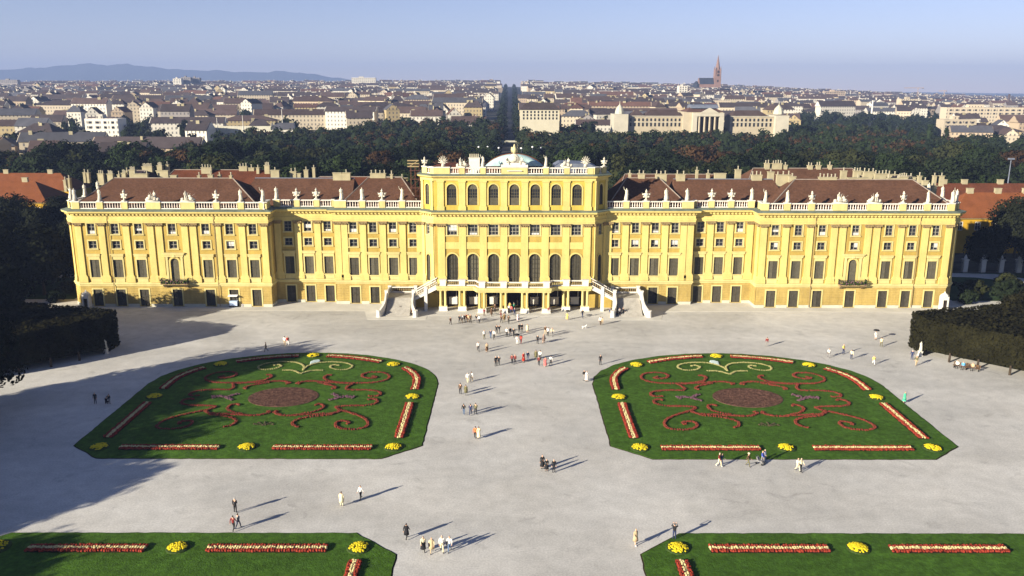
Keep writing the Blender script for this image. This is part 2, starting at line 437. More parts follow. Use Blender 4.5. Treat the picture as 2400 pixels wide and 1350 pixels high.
    G1 = 'red and cream borders of the %s lawn' % side
    rel = lambda pts: [(cx+fl*x, y) for x, y in pts]
    yb = -70.4
    flower_border(rel([(-15.9,yb),(-3.4,yb)]), 'front border of the %s lawn, half nearer the central walk' % side, G1)
    flower_border(rel([(3.4,yb),(15.9,yb)]), 'front border of the %s lawn, half away from the central walk' % side, G1)
    flower_border(rel([(-18.9,-67.3),(-18.9,-55.0)]), 'long side border of the %s lawn beside the central walk' % side, G1)
    flower_border(rel([(18.9,-67.3),(18.9,-55.0)]), 'long outer side border of the %s lawn' % side, G1)
    flower_border(smooth_path(rel([(-19.0,-49.3),(-18.8,-44.6),(-17.6,-41.4),(-16.2,-39.4)]),4), 'bent rear corner border of the %s lawn beside the central walk' % side, G1)
    flower_border(smooth_path(rel([(19.0,-49.3),(18.8,-44.6),(17.6,-41.4),(16.2,-39.4)]),4), 'bent outer rear corner border of the %s lawn' % side, G1)
    flower_border(smooth_path(rel([(-12.0,-36.4),(-8.4,-34.7),(-5.0,-33.7),(-2.4,-33.2)]),3), 'curved rear border of the %s lawn, half nearer the central walk' % side, G1)
    flower_border(smooth_path(rel([(12.0,-36.4),(8.4,-34.7),(5.0,-33.7),(2.4,-33.2)]),3), 'curved rear border of the %s lawn, outer half' % side, G1)
    G2 = 'yellow mounds of the %s lawn' % side
    for x, y, w in ((-18.6,-70.2,'front inner corner'),(0,-70.2,'middle of the front edge'),(18.6,-70.2,'front outer corner'),(-19.0,-52.4,'middle of the inner side'),
                    (19.0,-52.4,'middle of the outer side'),(-14.2,-37.6,'rear inner corner'),(14.2,-37.6,'rear outer corner'),(0,-33.0,'middle of the rear edge')):
        flower_mound(cx+fl*x, y, 'round yellow flower mound at the %s of the %s lawn' % (w, side), G2)
plant_bed(-1, 'left'); plant_bed(1, 'right')
for sx, side in ((-1,'left'),(1,'right')):
    fl = sx; cx = sx*BED_CX; G1 = 'borders of the near %s lawn' % side
    rel = lambda pts: [(cx+fl*x, y) for x, y in pts]
    flower_border(rel([(-15.3,-94.2),(-3.5,-94.2)]), 'red and cream border on the near %s lawn, closer to the central walk' % side, G1)
    flower_border(rel([(2.6,-94.2),(14.2,-94.2)]), 'red and cream border on the near %s lawn, away from the central walk' % side, G1)
    flower_border(rel([(-18.5,-96.4),(-18.5,-112)]), 'short piece of side border on the near %s lawn at the picture edge' % side, G1)
    flower_mound(cx-fl*18.4, -94.0, 'yellow flower mound at the inner corner of the near %s lawn' % side, G1, .95)
    flower_mound(cx-fl*.5, -94.0, 'gappy yellow flower mound in the middle of the near %s lawn edge' % side, G1, .92)
    if sx < 0: flower_mound(cx-17.6, -94.0, 'yellow flower mound cut off by the left picture edge', G1, 1.2)
# ================================================================== the palace
PAL = empty('palace'); tag(PAL, 'long yellow baroque palace with brown tiled roofs and statue-topped balustrade', 'palace')

# ---- windows: shared meshes, origin bottom centre of the opening on the wall face, local -y is outwards
def surround(w, h, t=.27, out=.13, sill=True, hood=None, apron=None):
    mb = MB(); a = w/2
    mb.box(-a-t, -a, -out, .05, 0, h+t); mb.box(a, a+t, -out, .05, 0, h+t); mb.box(-a, a, -out, .05, h, h+t)
    if sill: mb.box(-a-t-.08, a+t+.08, -out-.1, .05, -.22, 0)
    if hood:
        mb.box(-a-t+.05, a+t-.05, -.16, .05, h+t, hood[0]); mb.box(-a-t-.12, a+t+.12, -.34, .05, hood[0], hood[1]-.18); mb.box(-a-t-.2, a+t+.2, -.44, .05, hood[1]-.18, hood[1])
    if apron: mb.box(-a-.12, a+.12, -.10, .05, apron, -.22)
    return mb.mesh('window_surround', M_CREAM)
def sash(w, h, nx, nz, bar=.07):
    mb = MB(); a = w/2
    mb.box(-a, -a+.1, .2, .28, 0, h); mb.box(a-.1, a, .2, .28, 0, h); mb.box(-a+.1, a-.1, .2, .28, 0, .1); mb.box(-a+.1, a-.1, .2, .28, h-.1, h)
    for i in range(1, nx):
        x = -a+w*i/nx; mb.box(x-bar/2, x+bar/2, .21, .27, .1, h-.1)
    for i in range(1, nz):
        z = h*i/nz; mb.box(-a+.1, a-.1, .222, .258, z-bar/2, z+bar/2)
    return mb.mesh('window', M_SASH)
def pane(w, h): 
    mb = MB(); mb.quad((-w/2,.25,0),(w/2,.25,0),(w/2,.25,h),(-w/2,.25,h)); return mb.mesh('glass', M_GLASS)
def shutter_leaf(w, h, m):
    """louvred leaf, origin at its lower left corner"""
    mb = MB(); f = .10
    mb.box(0, f, .06, .14, 0, h); mb.box(w-f, w, .06, .14, 0, h)
    for z0 in (0, h*.48, h-.14): mb.box(f, w-f, .065, .135, z0, z0+.14)
    z = .14
    while z < h-.2:
        if not (h*.48-.06 < z < h*.48+.14):
            mb.add([(f,.12,z+.10),(w-f,.12,z+.10),(w-f,.075,z),(f,.075,z)], [(0,1,2,3)])
        z += .125
    mb.quad((f,.15,0),(w-f,.15,0),(w-f,.15,h),(f,.15,h))
    return mb.mesh('shutter', m)
def arch_pts(r, zs, n=10): return [(r*cos(pi-pi*k/n), zs+r*sin(pi*k/n)) for k in range(n+1)]
def arch_surround(w, h, t=.3, out=.14):
    mb = MB(); r = w/2; zs = h-r; inn = [(-r,0)]+arch_pts(r, zs)+[(r,0)]; outp = [(-r-t,0)]+arch_pts(r+t, zs)+[(r+t,0)]
    for i in range(len(inn)-1):
        a, b, c, d = inn[i], inn[i+1], outp[i+1], outp[i]
        mb.quad((a[0],-out,a[1]),(b[0],-out,b[1]),(c[0],-out,c[1]),(d[0],-out,d[1]))
        mb.quad((a[0],-out,a[1]),(a[0],.3,a[1]),(b[0],.3,b[1]),(b[0],-out,b[1]))
        mb.quad((d[0],.05,d[1]),(d[0],-out,d[1]),(c[0],-out,c[1]),(c[0],.05,c[1]))
    return mb.mesh('window_surround', M_LEMON)
def arch_fill(w, h, y, m, name, z0=0.0):
    mb = MB(); r = w/2; P = [(-r,z0)]+arch_pts(r, h-r)+[(r,z0)]
    mb.add([(x,y,z) for x,z in P], [tuple(range(len(P)))]); return mb.mesh(name, m)
def arch_sash(w, h, nx, nz, m, bar=.09, low=0.0):
    mb = MB(); r = w/2; zs = h-r
    P = [(-r,0)]+arch_pts(r, zs)+[(r,0)]
    for a, b in zip(P, P[1:]):
        mb.tube((a[0],.22,a[1]),(b[0],.22,b[1]), .07, .07, 4)
    for i in range(1, nx):
        x = -r+w*i/nx; top = zs+sqrt(max(r*r-x*x, 0)); mb.box(x-bar/2, x+bar/2, .18, .24, 0, top)
    for i in range(1, nz+1):
        z = zs*i/nz; mb.box(-r, r, .175, .235, z-bar/2, z+bar/2)
    if low: mb.box(-r+.02, r-.02, .16, .235, 0, low)
    return mb.mesh('window', m)

WT = dict(w=1.55, z0=15.25, z1=17.42); WM = dict(w=1.62, z0=12.28, z1=13.85); WB = dict(w=1.9, z0=6.25, z1=9.95); WG = dict(w=1.9, z0=.18, z1=3.7)
ME = {
 'top': (sash(1.55, 2.17, 2, 3), pane(1.55, 2.17), surround(1.55, 2.17, .24, .1)),
 'mez': (sash(1.62, 1.57, 2, 2), pane(1.62, 1.57), surround(1.62, 1.57, .26, .1)),
 'main': (shutter_leaf(.95, 3.7, M_SHUT), None, surround(1.9, 3.7, .24, .13, hood=(4.4,4.95), apron=-1.0)),
 'ground': (shutter_leaf(.95, 3.5, M_SHUTD), None, surround(1.9, 3.5, .26, .12, sill=False)),
}
BL = MB(); BL.quad((-.7,.27,.0),(.7,.27,.0),(.7,.27,.75),(-.7,.27,.75)); ME_BL1 = BL.mesh('blind', M_BLIND)
BL = MB(); BL.quad((-.36,.24,.62),(.36,.24,.62),(.36,.24,1.5),(-.36,.24,1.5)); ME_BL2 = BL.mesh('blind', M_BLIND)
M_CASE = MB()
M_CASE.box(-.78,-.70,-.62,.2,.1,1.45); ME_CASE = M_CASE.mesh('open_casement', M_SASH)
wrg = random.Random(3)
def window(seg, kind, x, z, parent=PAL):
    P0, ang = seg
    loc = (P0[0]+x*cos(ang), P0[1]+x*sin(ang), z)
    a, g, s = ME[kind]
    if kind in ('top', 'mez'):
        o = ob('window', a, parent, loc, ang)
        ob('glass', g, o); ob('window_surround', s, o)
        q = wrg.random()
        if kind == 'top' and q < .55:
            b = ob('blind', ME_BL1, o, (0,-.04,(.05,.75)[q<.2]), 0, (1,1,wrg.uniform(.5,1.0)))
        if kind == 'mez' and q < .34:
            b = ob('blind', ME_BL2, o, (wrg.choice((-.4,.4)),0,-.1))
            if q < .16: ob('blind', ME_BL2, o, (-b.location[0],0,-.1))
        return o
    o = ob('window', s, parent, loc, ang)
    w = WB['w'] if kind == 'main' else WG['w']
    ob('shutter', a, o, (-w/2, 0.02, 0)); ob('shutter', a, o, (0, 0.02, 0))
    return o

# ---- walls with real openings
def wall_mesh(name, L, zs_extra, openings, m, depth_of=lambda z: 0.0, rev=.38, mrev=None):
    mb = MB(); xs = {0.0, L}; zs = set(zs_extra)
    for xc, w, z0, z1, arch in openings: xs |= {xc-w/2, xc+w/2}; zs |= {z0, z1}
    xs = sorted(xs); zs = sorted(zs); zmin, zmax = min(zs_extra), max(zs_extra)
    zs = [z for z in zs if zmin <= z <= zmax]
    def hole(x, z): return any(abs(x-xc) < w/2 and z0 < z < z1 for xc, w, z0, z1, a in openings)
    for i in range(len(xs)-1):
        xm = (xs[i]+xs[i+1])/2; pd = None
        for j in range(len(zs)-1):
            zm = (zs[j]+zs[j+1])/2; d = -depth_of(zm)
            if hole(xm, zm): pd = None; continue
            mb.quad((xs[i],d,zs[j]),(xs[i+1],d,zs[j]),(xs[i+1],d,zs[j+1]),(xs[i],d,zs[j+1]))
            if pd is not None and abs(pd-d) > 1e-6:
                mb.quad((xs[i],pd,zs[j]),(xs[i+1],pd,zs[j]),(xs[i+1],d,zs[j]),(xs[i],d,zs[j]))
            pd = d
    for xc, w, z0, z1, arch in openings:
        a, b = xc-w/2, xc+w/2; f = -.06
        if z1 < zmin or z0 > zmax: continue
        if not arch:
            mb.quad((a,f,z1),(b,f,z1),(b,rev,z1),(a,rev,z1)); mb.quad((a,rev,z0),(b,rev,z0),(b,f,z0),(a,f,z0))
            mb.quad((a,f,z0),(a,f,z1),(a,rev,z1),(a,rev,z0)); mb.quad((b,rev,z0),(b,rev,z1),(b,f,z1),(b,f,z0))
        else:
            r = w/2; P = arch_pts(r, z1-r); k = len(P)//2
            for q in range(len(P)-1):
                cx_ = a if q < k else b
                mb.add([(cx_,0,z1),(xc+P[q][0],0,P[q][1]),(xc+P[q+1][0],0,P[q+1][1])], [(0,1,2)])
            mb.quad((a,0,z0),(a,0,z1-r),(a,rev,z1-r),(a,rev,z0)); mb.quad((b,rev,z0),(b,rev,z1-r),(b,0,z1-r),(b,0,z0))
    return mb.mesh(name, m)

GZ = []; z = .62
while z < 4.35: GZ += [z, z+.07]; z += .53
def gdepth(z):
    if z < .62: return 0.0
    return .06 if ((z-.62) % .53) > .07 else 0.0
def seg(P0, P1): return (P0, atan2(P1[1]-P0[1], P1[0]-P0[0]))
def seglen(P0, P1): return hypot(P1[0]-P0[0], P1[1]-P0[1])

def pilaster_meshes(w=1.28):
    b = MB(); b.box(-w/2-.32,w/2+.32,-.34,.02,5.2,5.75); b.box(-w/2-.30,w/2+.30,-.28,.02,5.75,6.3)
    b.add([(-w/2-.30,-.28,6.3),(w/2+.30,-.28,6.3),(w/2+.04,-.24,6.75),(-w/2-.04,-.24,6.75),(-w/2-.30,.02,6.3),(w/2+.30,.02,6.3),(w/2+.04,.02,6.75),(-w/2-.04,.02,6.75)],
          [(0,1,2,3),(1,5,6,2),(4,0,3,7),(3,2,6,7)])
    sft = MB(); sft.box(-w/2,w/2,-.22,.02,6.752,16.88)
    c = MB(); c.box(-w/2-.04,w/2+.04,-.27,.02,16.88,16.98)
    c.add([(-w/2,-.23,16.98),(w/2,-.23,16.98),(w/2+.26,-.42,17.5),(-w/2-.26,-.42,17.5),(-w/2,.02,16.98),(w/2,.02,16.98),(w/2+.26,.02,17.5),(-w/2-.26,.02,17.5)],
          [(0,1,2,3),(1,5,6,2),(4,0,3,7),(3,2,6,7)])
    for sx in (-1,1):      # volutes and leaves
        c.tube((sx*(w/2+.14),-.5,17.32),(sx*(w/2+.14),-.2,17.32),.17,.17,8)
    for k in range(4): c.blob((-w/2+.2+k*(w-.4)/3,-.36,17.12),.13,.12,.2,n=5)
    c.box(-w/2-.32,w/2+.32,-.46,.02,17.5,17.6)
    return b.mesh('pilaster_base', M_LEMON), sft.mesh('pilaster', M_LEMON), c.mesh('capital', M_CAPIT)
PIL = {1.28: pilaster_meshes(1.28), 1.45: pilaster_meshes(1.45), .8: pilaster_meshes(.8)}
def pilaster(sg, x, w=1.28, y=0.0):
    P0, ang = sg; b, s_, c = PIL[w]
    loc = (P0[0]+x*cos(ang)+y*sin(ang), P0[1]+x*sin(ang)-y*cos(ang), 0)
    o = ob('pilaster', s_, PAL, loc, ang); ob('pilaster_base', b, o); ob('capital', c, o)

def facade(P0, P1, wx, px, plinth=True, rows=('top','mez','main','ground'), skip_ground=(), centre=None):
    """wx window centres, px pilaster centres: distance along the segment"""
    sg = seg(P0, P1); L = seglen(P0, P1)
    ops_u, ops_g = [], []
    for i, x in enumerate(wx):
        ops_u += [(x, WT['w'], WT['z0'], WT['z1'], False), (x, WM['w'], WM['z0'], WM['z1'], False)]
        if centre is not None and i == centre: ops_u.append((x, 1.7, 5.35, 10.3, True))
        else: ops_u.append((x, WB['w'], WB['z0'], WB['z1'], False))
        ops_g.append((x, WG['w'], WG['z0'], WG['z1'], False))
    u = ob('upper_wall', wall_mesh('upper_wall', L, (4.6, 17.9), ops_u, M_OCHRE), PAL, (*P0, 0), sg[1])
    g = ob('ground_floor_wall', wall_mesh('ground_floor_wall', L, [0]+GZ+[4.6], ops_g, M_RUST, gdepth), PAL, (*P0, 0), sg[1])
    for i, x in enumerate(wx):
        window(sg, 'top', x, WT['z0']); window(sg, 'mez', x, WM['z0'])
        if centre is None or i != centre: window(sg, 'main', x, WB['z0'])
        window(sg, 'ground', x, WG['z0'])
    for x in px:
        if isinstance(x, tuple): pilaster(sg, x[0], x[1])
        else: pilaster(sg, x)
    # plinth blocks between the openings
    edges = [0]+[e for x in sorted(wx) for e in (x-1.24, x+1.24)]+[L]
    for a, b in zip(edges[::2], edges[1::2]):
        if b-a > .2:
            mb = MB(); mb.box(a, b, -.16, .02, 0, .6); ob('plinth', mb.mesh('plinth', M_PLINTH), PAL, (*P0, 0), sg[1])
    return sg

XP = [86.15, 81.35, 76.55, 69.72, 62.9, 58.03, 53.3]
PPIL = [88.75, 84.0, 79.0, 74.05, 72.3, 67.1, 65.35, 60.4, 55.45, 50.95]
XA = [47.15, 43.05, 38.95]; PA = [49.3, 45.1, 41.0]
XB = [33.35, 29.25, 25.15, 20.95]; PB = [36.55, 35.15, 31.3, 27.2, 23.1, 19.6]
for sx in (-1, 1):
    if sx < 0: loc = lambda X, x0: (-X)-x0
    else: loc = lambda X, x0: X-x0
    mk = lambda xs, x0: sorted(loc(X, x0) for X in xs)
    # corner pavilion
    a, b = ((-89.6,0),(-50.2,0)) if sx < 0 else ((50.2,0),(89.6,0))
    sgp = facade(a, b, mk(XP, a[0]), mk(PPIL, a[0]), centre=3)
    # return wall to the recessed part
    a, b = ((-50.2,0),(-50.2,4.0)) if sx < 0 else ((50.2,4.0),(50.2,0))
    facade(a, b, [], [1.0 if sx < 0 else 3.0])
    a, b = ((-50.2,4),(-37.3,4)) if sx < 0 else ((37.3,4),(50.2,4))
    facade(a, b, mk(XA, a[0]), mk(PA, a[0]))
    a, b = ((-37.3,4),(-37.3,2.7)) if sx < 0 else ((37.3,2.7),(37.3,4))
    facade(a, b, [], [])
    a, b = ((-37.3,2.7),(-19,2.7)) if sx < 0 else ((19,2.7),(37.3,2.7))
    facade(a, b, mk(XB, a[0]), mk(PB, a[0]))
    # chamfered outer corner and side wall
    a, b = ((-91.7,2.2),(-89.6,0)) if sx < 0 else ((89.6,0),(91.7,2.2))
    facade(a, b, [], [(1.5,.8)])
    mb = MB(); x = sx*91.7; mb.quad((x,2.2,0),(x,21,0),(x,21,20),(x,2.2,20)); ob('side_wall', mb.mesh('side_wall', M_OCHRE), PAL)
    # balcony bay of the pavilion: arched door, aedicule, iron balcony
    X = sx*69.72
    o = ob('window', arch_surround(1.7, 4.95, .38, .2), PAL, (X,0,5.35)); ob('shutter', arch_fill(1.7, 4.95, .14, M_SHUT, 'shutter'), o)
    ob('sash_bars', arch_sash(1.7, 4.95, 2, 3, M_SHUT, .1), o)
    mb = MB(); mb.box(-1.75,-1.3,-.3,.02,5.2,11.0); mb.box(1.3,1.75,-.3,.02,5.2,11.0); mb.box(-2.1,2.1,-.5,.02,11.0,11.3)
    mb.box(-1.9,1.9,-.36,.02,10.6,11.0); mb.blob((0,-.25,10.75),.5,.25,.35); mb.box(-2.3,2.3,-.6,.02,11.3,11.5)
    ob('door_aedicule', mb.mesh('door_aedicule', M_CREAM), PAL, (X,0,0))
    bal = MB(); bal.box(-2.75,2.75,-1.5,-.36,4.95,5.2)
    for bx in (-2.2, 2.2): bal.prism_x([(-1.3,4.95),(-.36,4.95),(-.36,4.2)], bx-.25, bx+.25)
    bo = ob('balcony', bal.mesh('balcony', M_CAPIT), PAL, (X,0,0))
    r = MB()
    for zz in (5.25, 6.2): r.box(-2.75,2.75,-1.5,-1.44,zz,zz+.06); r.box(-2.75,-2.69,-1.44,-.3,zz,zz+.06); r.box(2.69,2.75,-1.44,-.3,zz,zz+.06)
    for k in range(34):
        bx = -2.72+k*.165; r.box(bx-.02,bx+.02,-1.485,-1.455,5.31,6.2)
    for k in range(7):
        for bx in (-2.72, 2.72): r.box(bx-.02,bx+.02,-1.3+k*.15,-1.26+k*.15,5.31,6.2)
    ob('iron_railing', r.mesh('iron_railing', M_IRON), bo)
    fl_ = MB(); rg = random.Random(4)
    for k in range(140): fl_.blob((rg.uniform(-2.8,2.8),-1.5+rg.uniform(-.15,.1),5.55+rg.uniform(-.3,.45)),.15,.14,.13,n=5, mi=int(rg.random()<.3))
    fo = ob('window_box_plants', fl_.mesh('window_box_plants', [M_LEAFD, M_PURP]), bo); tag(fo, kind='stuff')

# ---- centre block
CW = [0, -4.22, 4.22, -8.44, 8.44, -12.66, 12.66]
def centre_block():
    a, b = (-16.3,0), (16.3,0); sg = seg(a, b); L = 32.6
    ops = []
    for x in CW:
        ops += [(x+16.3, 2.35, 5.3, 11.35, True), (x+16.3, 2.05, 15.2, 17.42, False)]
    ob('upper_wall', wall_mesh('upper_wall', L, (4.9, 17.9), ops, M_OCHRE), PAL, (*a,0))
    gops = [(x+16.3, 2.9, .05, 3.95, False) for x in CW]
    ob('ground_floor_wall', wall_mesh('ground_floor_wall', L, (0, 4.9), gops, M_RUST, rev=1.2), PAL, (*a,0))
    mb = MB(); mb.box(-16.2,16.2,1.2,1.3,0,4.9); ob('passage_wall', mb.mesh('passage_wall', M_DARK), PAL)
    A1 = arch_surround(2.35, 6.05); A2 = arch_fill(2.35, 6.05, .28, M_SHUT, 'shutter'); A3 = arch_sash(2.35, 6.05, 4, 5, M_SHUTD, .08)
    T1 = sash(2.05, 2.22, 3, 3); T2 = pane(2.05, 2.22); T3 = surround(2.05, 2.22, .24, .1)
    band = MB(); band.box(-1.42,1.42,-.1,.02,12.35,13.75); BD = band.mesh('wall_panel', M_LEMON)
    for i, x in enumerate(sorted(CW)):
        o = ob('window', A1, PAL, (x,0,5.3)); ob('shutter', A2, o); ob('sash_bars', A3, o)
        o = ob('window', T1, PAL, (x,0,15.2)); ob('glass', T2, o); ob('window_surround', T3, o)
        if i == 0: ob('blind', ME_BL1, o, (0,-.04,.9), 0, (1.3,1,1.5))
        elif i % 3 == 1: ob('blind', ME_BL1, o, (0,-.04,.1), 0, (1.2,1,.5))
        ob('wall_panel', BD, PAL, (x,0,0))
        if i != 3:
            mb = MB(); mb.box(-.85,.85,.4,.7,.55,2.0); mb.box(-.95,.95,.35,.75,2.0,2.1); mb.box(.6,.72,.4,.5,2.1,3.6)
            ob('door_panel', mb.mesh('door_panel', M_WHITE), PAL, (x,0,0))
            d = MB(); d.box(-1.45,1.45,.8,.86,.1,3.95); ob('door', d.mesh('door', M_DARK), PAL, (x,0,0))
    for x in (-14.9,-10.55,-6.33,-2.11,2.11,6.33,10.55,14.9): pilaster(sg, x+16.3, 1.45)
    # chamfered bays
    CA = arch_surround(1.25, 5.6, .25); CB = arch_fill(1.25, 5.6, .25, M_SHUTD, 'shutter'); CC = arch_sash(1.25,5.6,2,4,M_SHUT,.08)
    C1 = sash(1.1, 2.2, 2, 3); C2 = pane(1.1, 2.2); C3 = surround(1.1, 2.2, .2, .08)
    for sx in (-1, 1):
        a, b = ((-19,2.7),(-16.3,0)) if sx < 0 else ((16.3,0),(19,2.7)); sg2 = seg(a,b); L2 = seglen(a,b); xm = L2/2
        ops = [(xm,1.25,5.4,11.0,True),(xm,1.1,15.2,17.4,False)]
        ob('upper_wall', wall_mesh('upper_wall', L2, (4.6,17.9), ops, M_LEMON), PAL, (*a,0), sg2[1])
        ob('ground_floor_wall', wall_mesh('ground_floor_wall', L2, [0]+GZ+[4.6], [], M_RUST, gdepth), PAL, (*a,0), sg2[1])
        pl = lambda x,z: (a[0]+x*cos(sg2[1]), a[1]+x*sin(sg2[1]), z)
        o = ob('window', CA, PAL, pl(xm,5.4), sg2[1]); ob('shutter', CB, o); ob('sash_bars', CC, o)
        o = ob('window', C1, PAL, pl(xm,15.2), sg2[1]); ob('glass', C2, o); ob('window_surround', C3, o)
        pilaster(sg2, .5, .8); pilaster(sg2, L2-.5, .8)
    # attic storey
    a = (-16.3,0); ops = [(x+16.3, 1.98, 21.35, 25.6, True) for x in CW]
    ob('attic_wall', wall_mesh('attic_wall', 32.6, (20.3, 26.9), ops, M_ATTIC), PAL, (*a,0))
    B1 = arch_surround(1.98, 4.25, .26, .08); B2 = arch_fill(1.98, 4.25, .27, M_GLASS, 'glass'); B3 = arch_sash(1.98, 4.25, 4, 5, M_SHUT, .1, 1.5)
    hd = MB(); r = .95; P = [(-r,3.2)]+arch_pts(r, 3.27)+[(r,3.2)]; hd.add([(x,.2,z) for x,z in P], [tuple(range(len(P)))]); HD = hd.mesh('fanlight_panel', M_SHUT)
    ps = MB(); ps.box(-.66,.66,-.2,.02,21.1,26.3); ps.box(-.78,.78,-.26,.02,20.3,21.1); ps.box(-.78,.78,-.28,.02,26.0,26.3); PS = ps.mesh('attic_pilaster', M_LEMON)
    for x in CW:
        o = ob('window', B3, PAL, (x,0,21.35)); ob('glass', B2, o); ob('window_surround', B1, o); ob('fanlight_panel', HD, o)
    for x in (-14.9,-10.55,-6.33,-2.11,2.11,6.33,10.55,14.9): ob('attic_pilaster', PS, PAL, (x,0,0))
    D1 = arch_surround(1.2, 4.2, .22, .08); D2 = arch_fill(1.2, 4.2, .27, M_SHUTD, 'shutter'); D3 = arch_sash(1.2,4.2,2,4,M_SHUT,.08)
    for sx in (-1, 1):
        a, b = ((-19,2.7),(-16.3,0)) if sx < 0 else ((16.3,0),(19,2.7)); sg2 = seg(a,b); L2 = seglen(a,b); xm = L2/2
        ob('attic_wall', wall_mesh('attic_wall', L2, (20.3,26.9), [(xm,1.2,21.35,25.55,True)], M_ATTIC), PAL, (*a,0), sg2[1])
        o = ob('window', D3, PAL, (a[0]+xm*cos(sg2[1]), a[1]+xm*sin(sg2[1]), 21.35), sg2[1]); ob('shutter', D2, o); ob('window_surround', D1, o)
        for xx in (.4, L2-.4): ob('attic_pilaster', PS, PAL, (a[0]+xx*cos(sg2[1]), a[1]+xx*sin(sg2[1]), 0), sg2[1], (.5,1,1))
        mb = MB(); x = sx*19; mb.quad((x,2.7,20),(x,18,20),(x,18,26.9),(x,2.7,26.9)); ob('attic_wall', mb.mesh('attic_wall', M_ATTIC), PAL)
    mb = MB(); mb.box(-18.9,18.9,17.8,18,20,26.9); mb.prism([(-18.8,17.8),(-18.8,3),(-16.2,.3),(16.2,.3),(18.8,3),(18.8,17.8)], 26.5, 26.7); ob('flat_roof', mb.mesh('flat_roof', M_LEAD), PAL)
centre_block()

# ---- mouldings swept along the front
FRONT = [(-91.7,21),(-91.7,2.2),(-89.6,0),(-50.2,0),(-50.2,4.0),(-37.3,4.0),(-37.3,2.7),(-19.0,2.7),(-16.3,0),(16.3,0),(19,2.7),(37.3,2.7),(37.3,4),(50.2,4),(50.2,0),(89.6,0),(91.7,2.2),(91.7,21)]
def offset_pts(P, d):
    out = []
    for i in range(len(P)):
        ns = []
        for a, b in ((i-1,i),(i,i+1)):
            if a < 0 or b >= len(P): continue
            t = Vector((P[b][0]-P[a][0], P[b][1]-P[a][1])).normalized(); ns.append(Vector((t.y,-t.x)))
        if len(ns) == 1: n = ns[0]*d
        else:
            m = (ns[0]+ns[1]); m = m/ (1+ns[0].dot(ns[1])); n = m*d
        out.append((P[i][0]+n.x, P[i][1]+n.y))
    return out
def sweep(name, P, prof, m, i0=0, i1=None, parent=PAL, ends=True):
    mb = MB(); i1 = len(P)-1 if i1 is None else i1
    lines = [[(x,y,z) for x,y in offset_pts(P, d)[i0:i1+1]] for d, z in prof]
    for A, B in zip(lines, lines[1:]):
        for k in range(len(A)-1): mb.quad(A[k],A[k+1],B[k+1],B[k])
    return ob(name, mb.mesh(name, m), parent)
ENT = [(.02,17.6),(.24,17.6),(.24,17.95),(.30,17.95),(.30,18.3),(.18,18.34),(.18,19.05),(.34,19.12),(.34,19.42),(.62,19.46),(.95,19.62),(1.02,19.66),(1.08,20.0),(.98,20.06)]
FLS = [(1.12,20.0),(1.14,20.12),(.10,20.34),(-.95,20.36)]
STR = [(.05,4.36),(.16,4.4),(.16,4.62),(.30,4.72),(.34,4.95),(.10,5.2),(-.05,5.22)]
SECT = [(0,2),(2,3),(3,5),(5,7),(7,8),(8,9),(9,10),(10,12),(12,14),(14,15),(15,17)]
for i0, i1 in SECT:
    sweep('entablature', FRONT, ENT, M_LEMON, i0, i1)
    sweep('cornice_flashing', FRONT, FLS, M_LEAD, i0, i1)
    sweep('string_course', FRONT, STR, M_CREAM, i0, i1)
ATT = [(-19,18),(-19,2.7),(-16.3,0),(16.3,0),(19,2.7),(19,18)]
sweep('attic_cornice', ATT, [(.02,26.3),(.2,26.3),(.2,26.75),(.3,26.8),(.75,27.05),(.8,27.3),(.7,27.35)], M_LEMON)
sweep('cornice_flashing', ATT, [(.84,27.28),(.86,27.4),(.1,27.58),(-.9,27.6)], M_LEAD)
def dentils(P, i0, i1, z0, z1, d0, d1, pitch, nm='dentils'):
    mb = MB()
    for i in range(i0, i1):
        A = Vector((*P[i],0)); B = Vector((*P[i+1],0)); t = (B-A).normalized(); n = Vector((t.y,-t.x,0)); L = (B-A).length
        k = int(L/pitch)
        for q in range(k):
            c = A+t*((q+.5)*L/k); w = pitch*.26
            v = [c+t*sx*w+n*d for d in (d0,d1) for sx in (-1,1)]
            vs = [(*v[0].xy,z0),(*v[1].xy,z0),(*v[3].xy,z0),(*v[2].xy,z0),(*v[0].xy,z1),(*v[1].xy,z1),(*v[3].xy,z1),(*v[2].xy,z1)]
            mb.add(vs, [(0,3,2,1),(0,1,5,4),(1,2,6,5),(2,3,7,6),(3,0,4,7)])
    o = ob(nm, mb.mesh(nm, M_LEMON), PAL); tag(o, kind='stuff')
for i0, i1 in SECT: dentils(FRONT, i0, i1, 19.14, 19.44, .33, .60, .75)

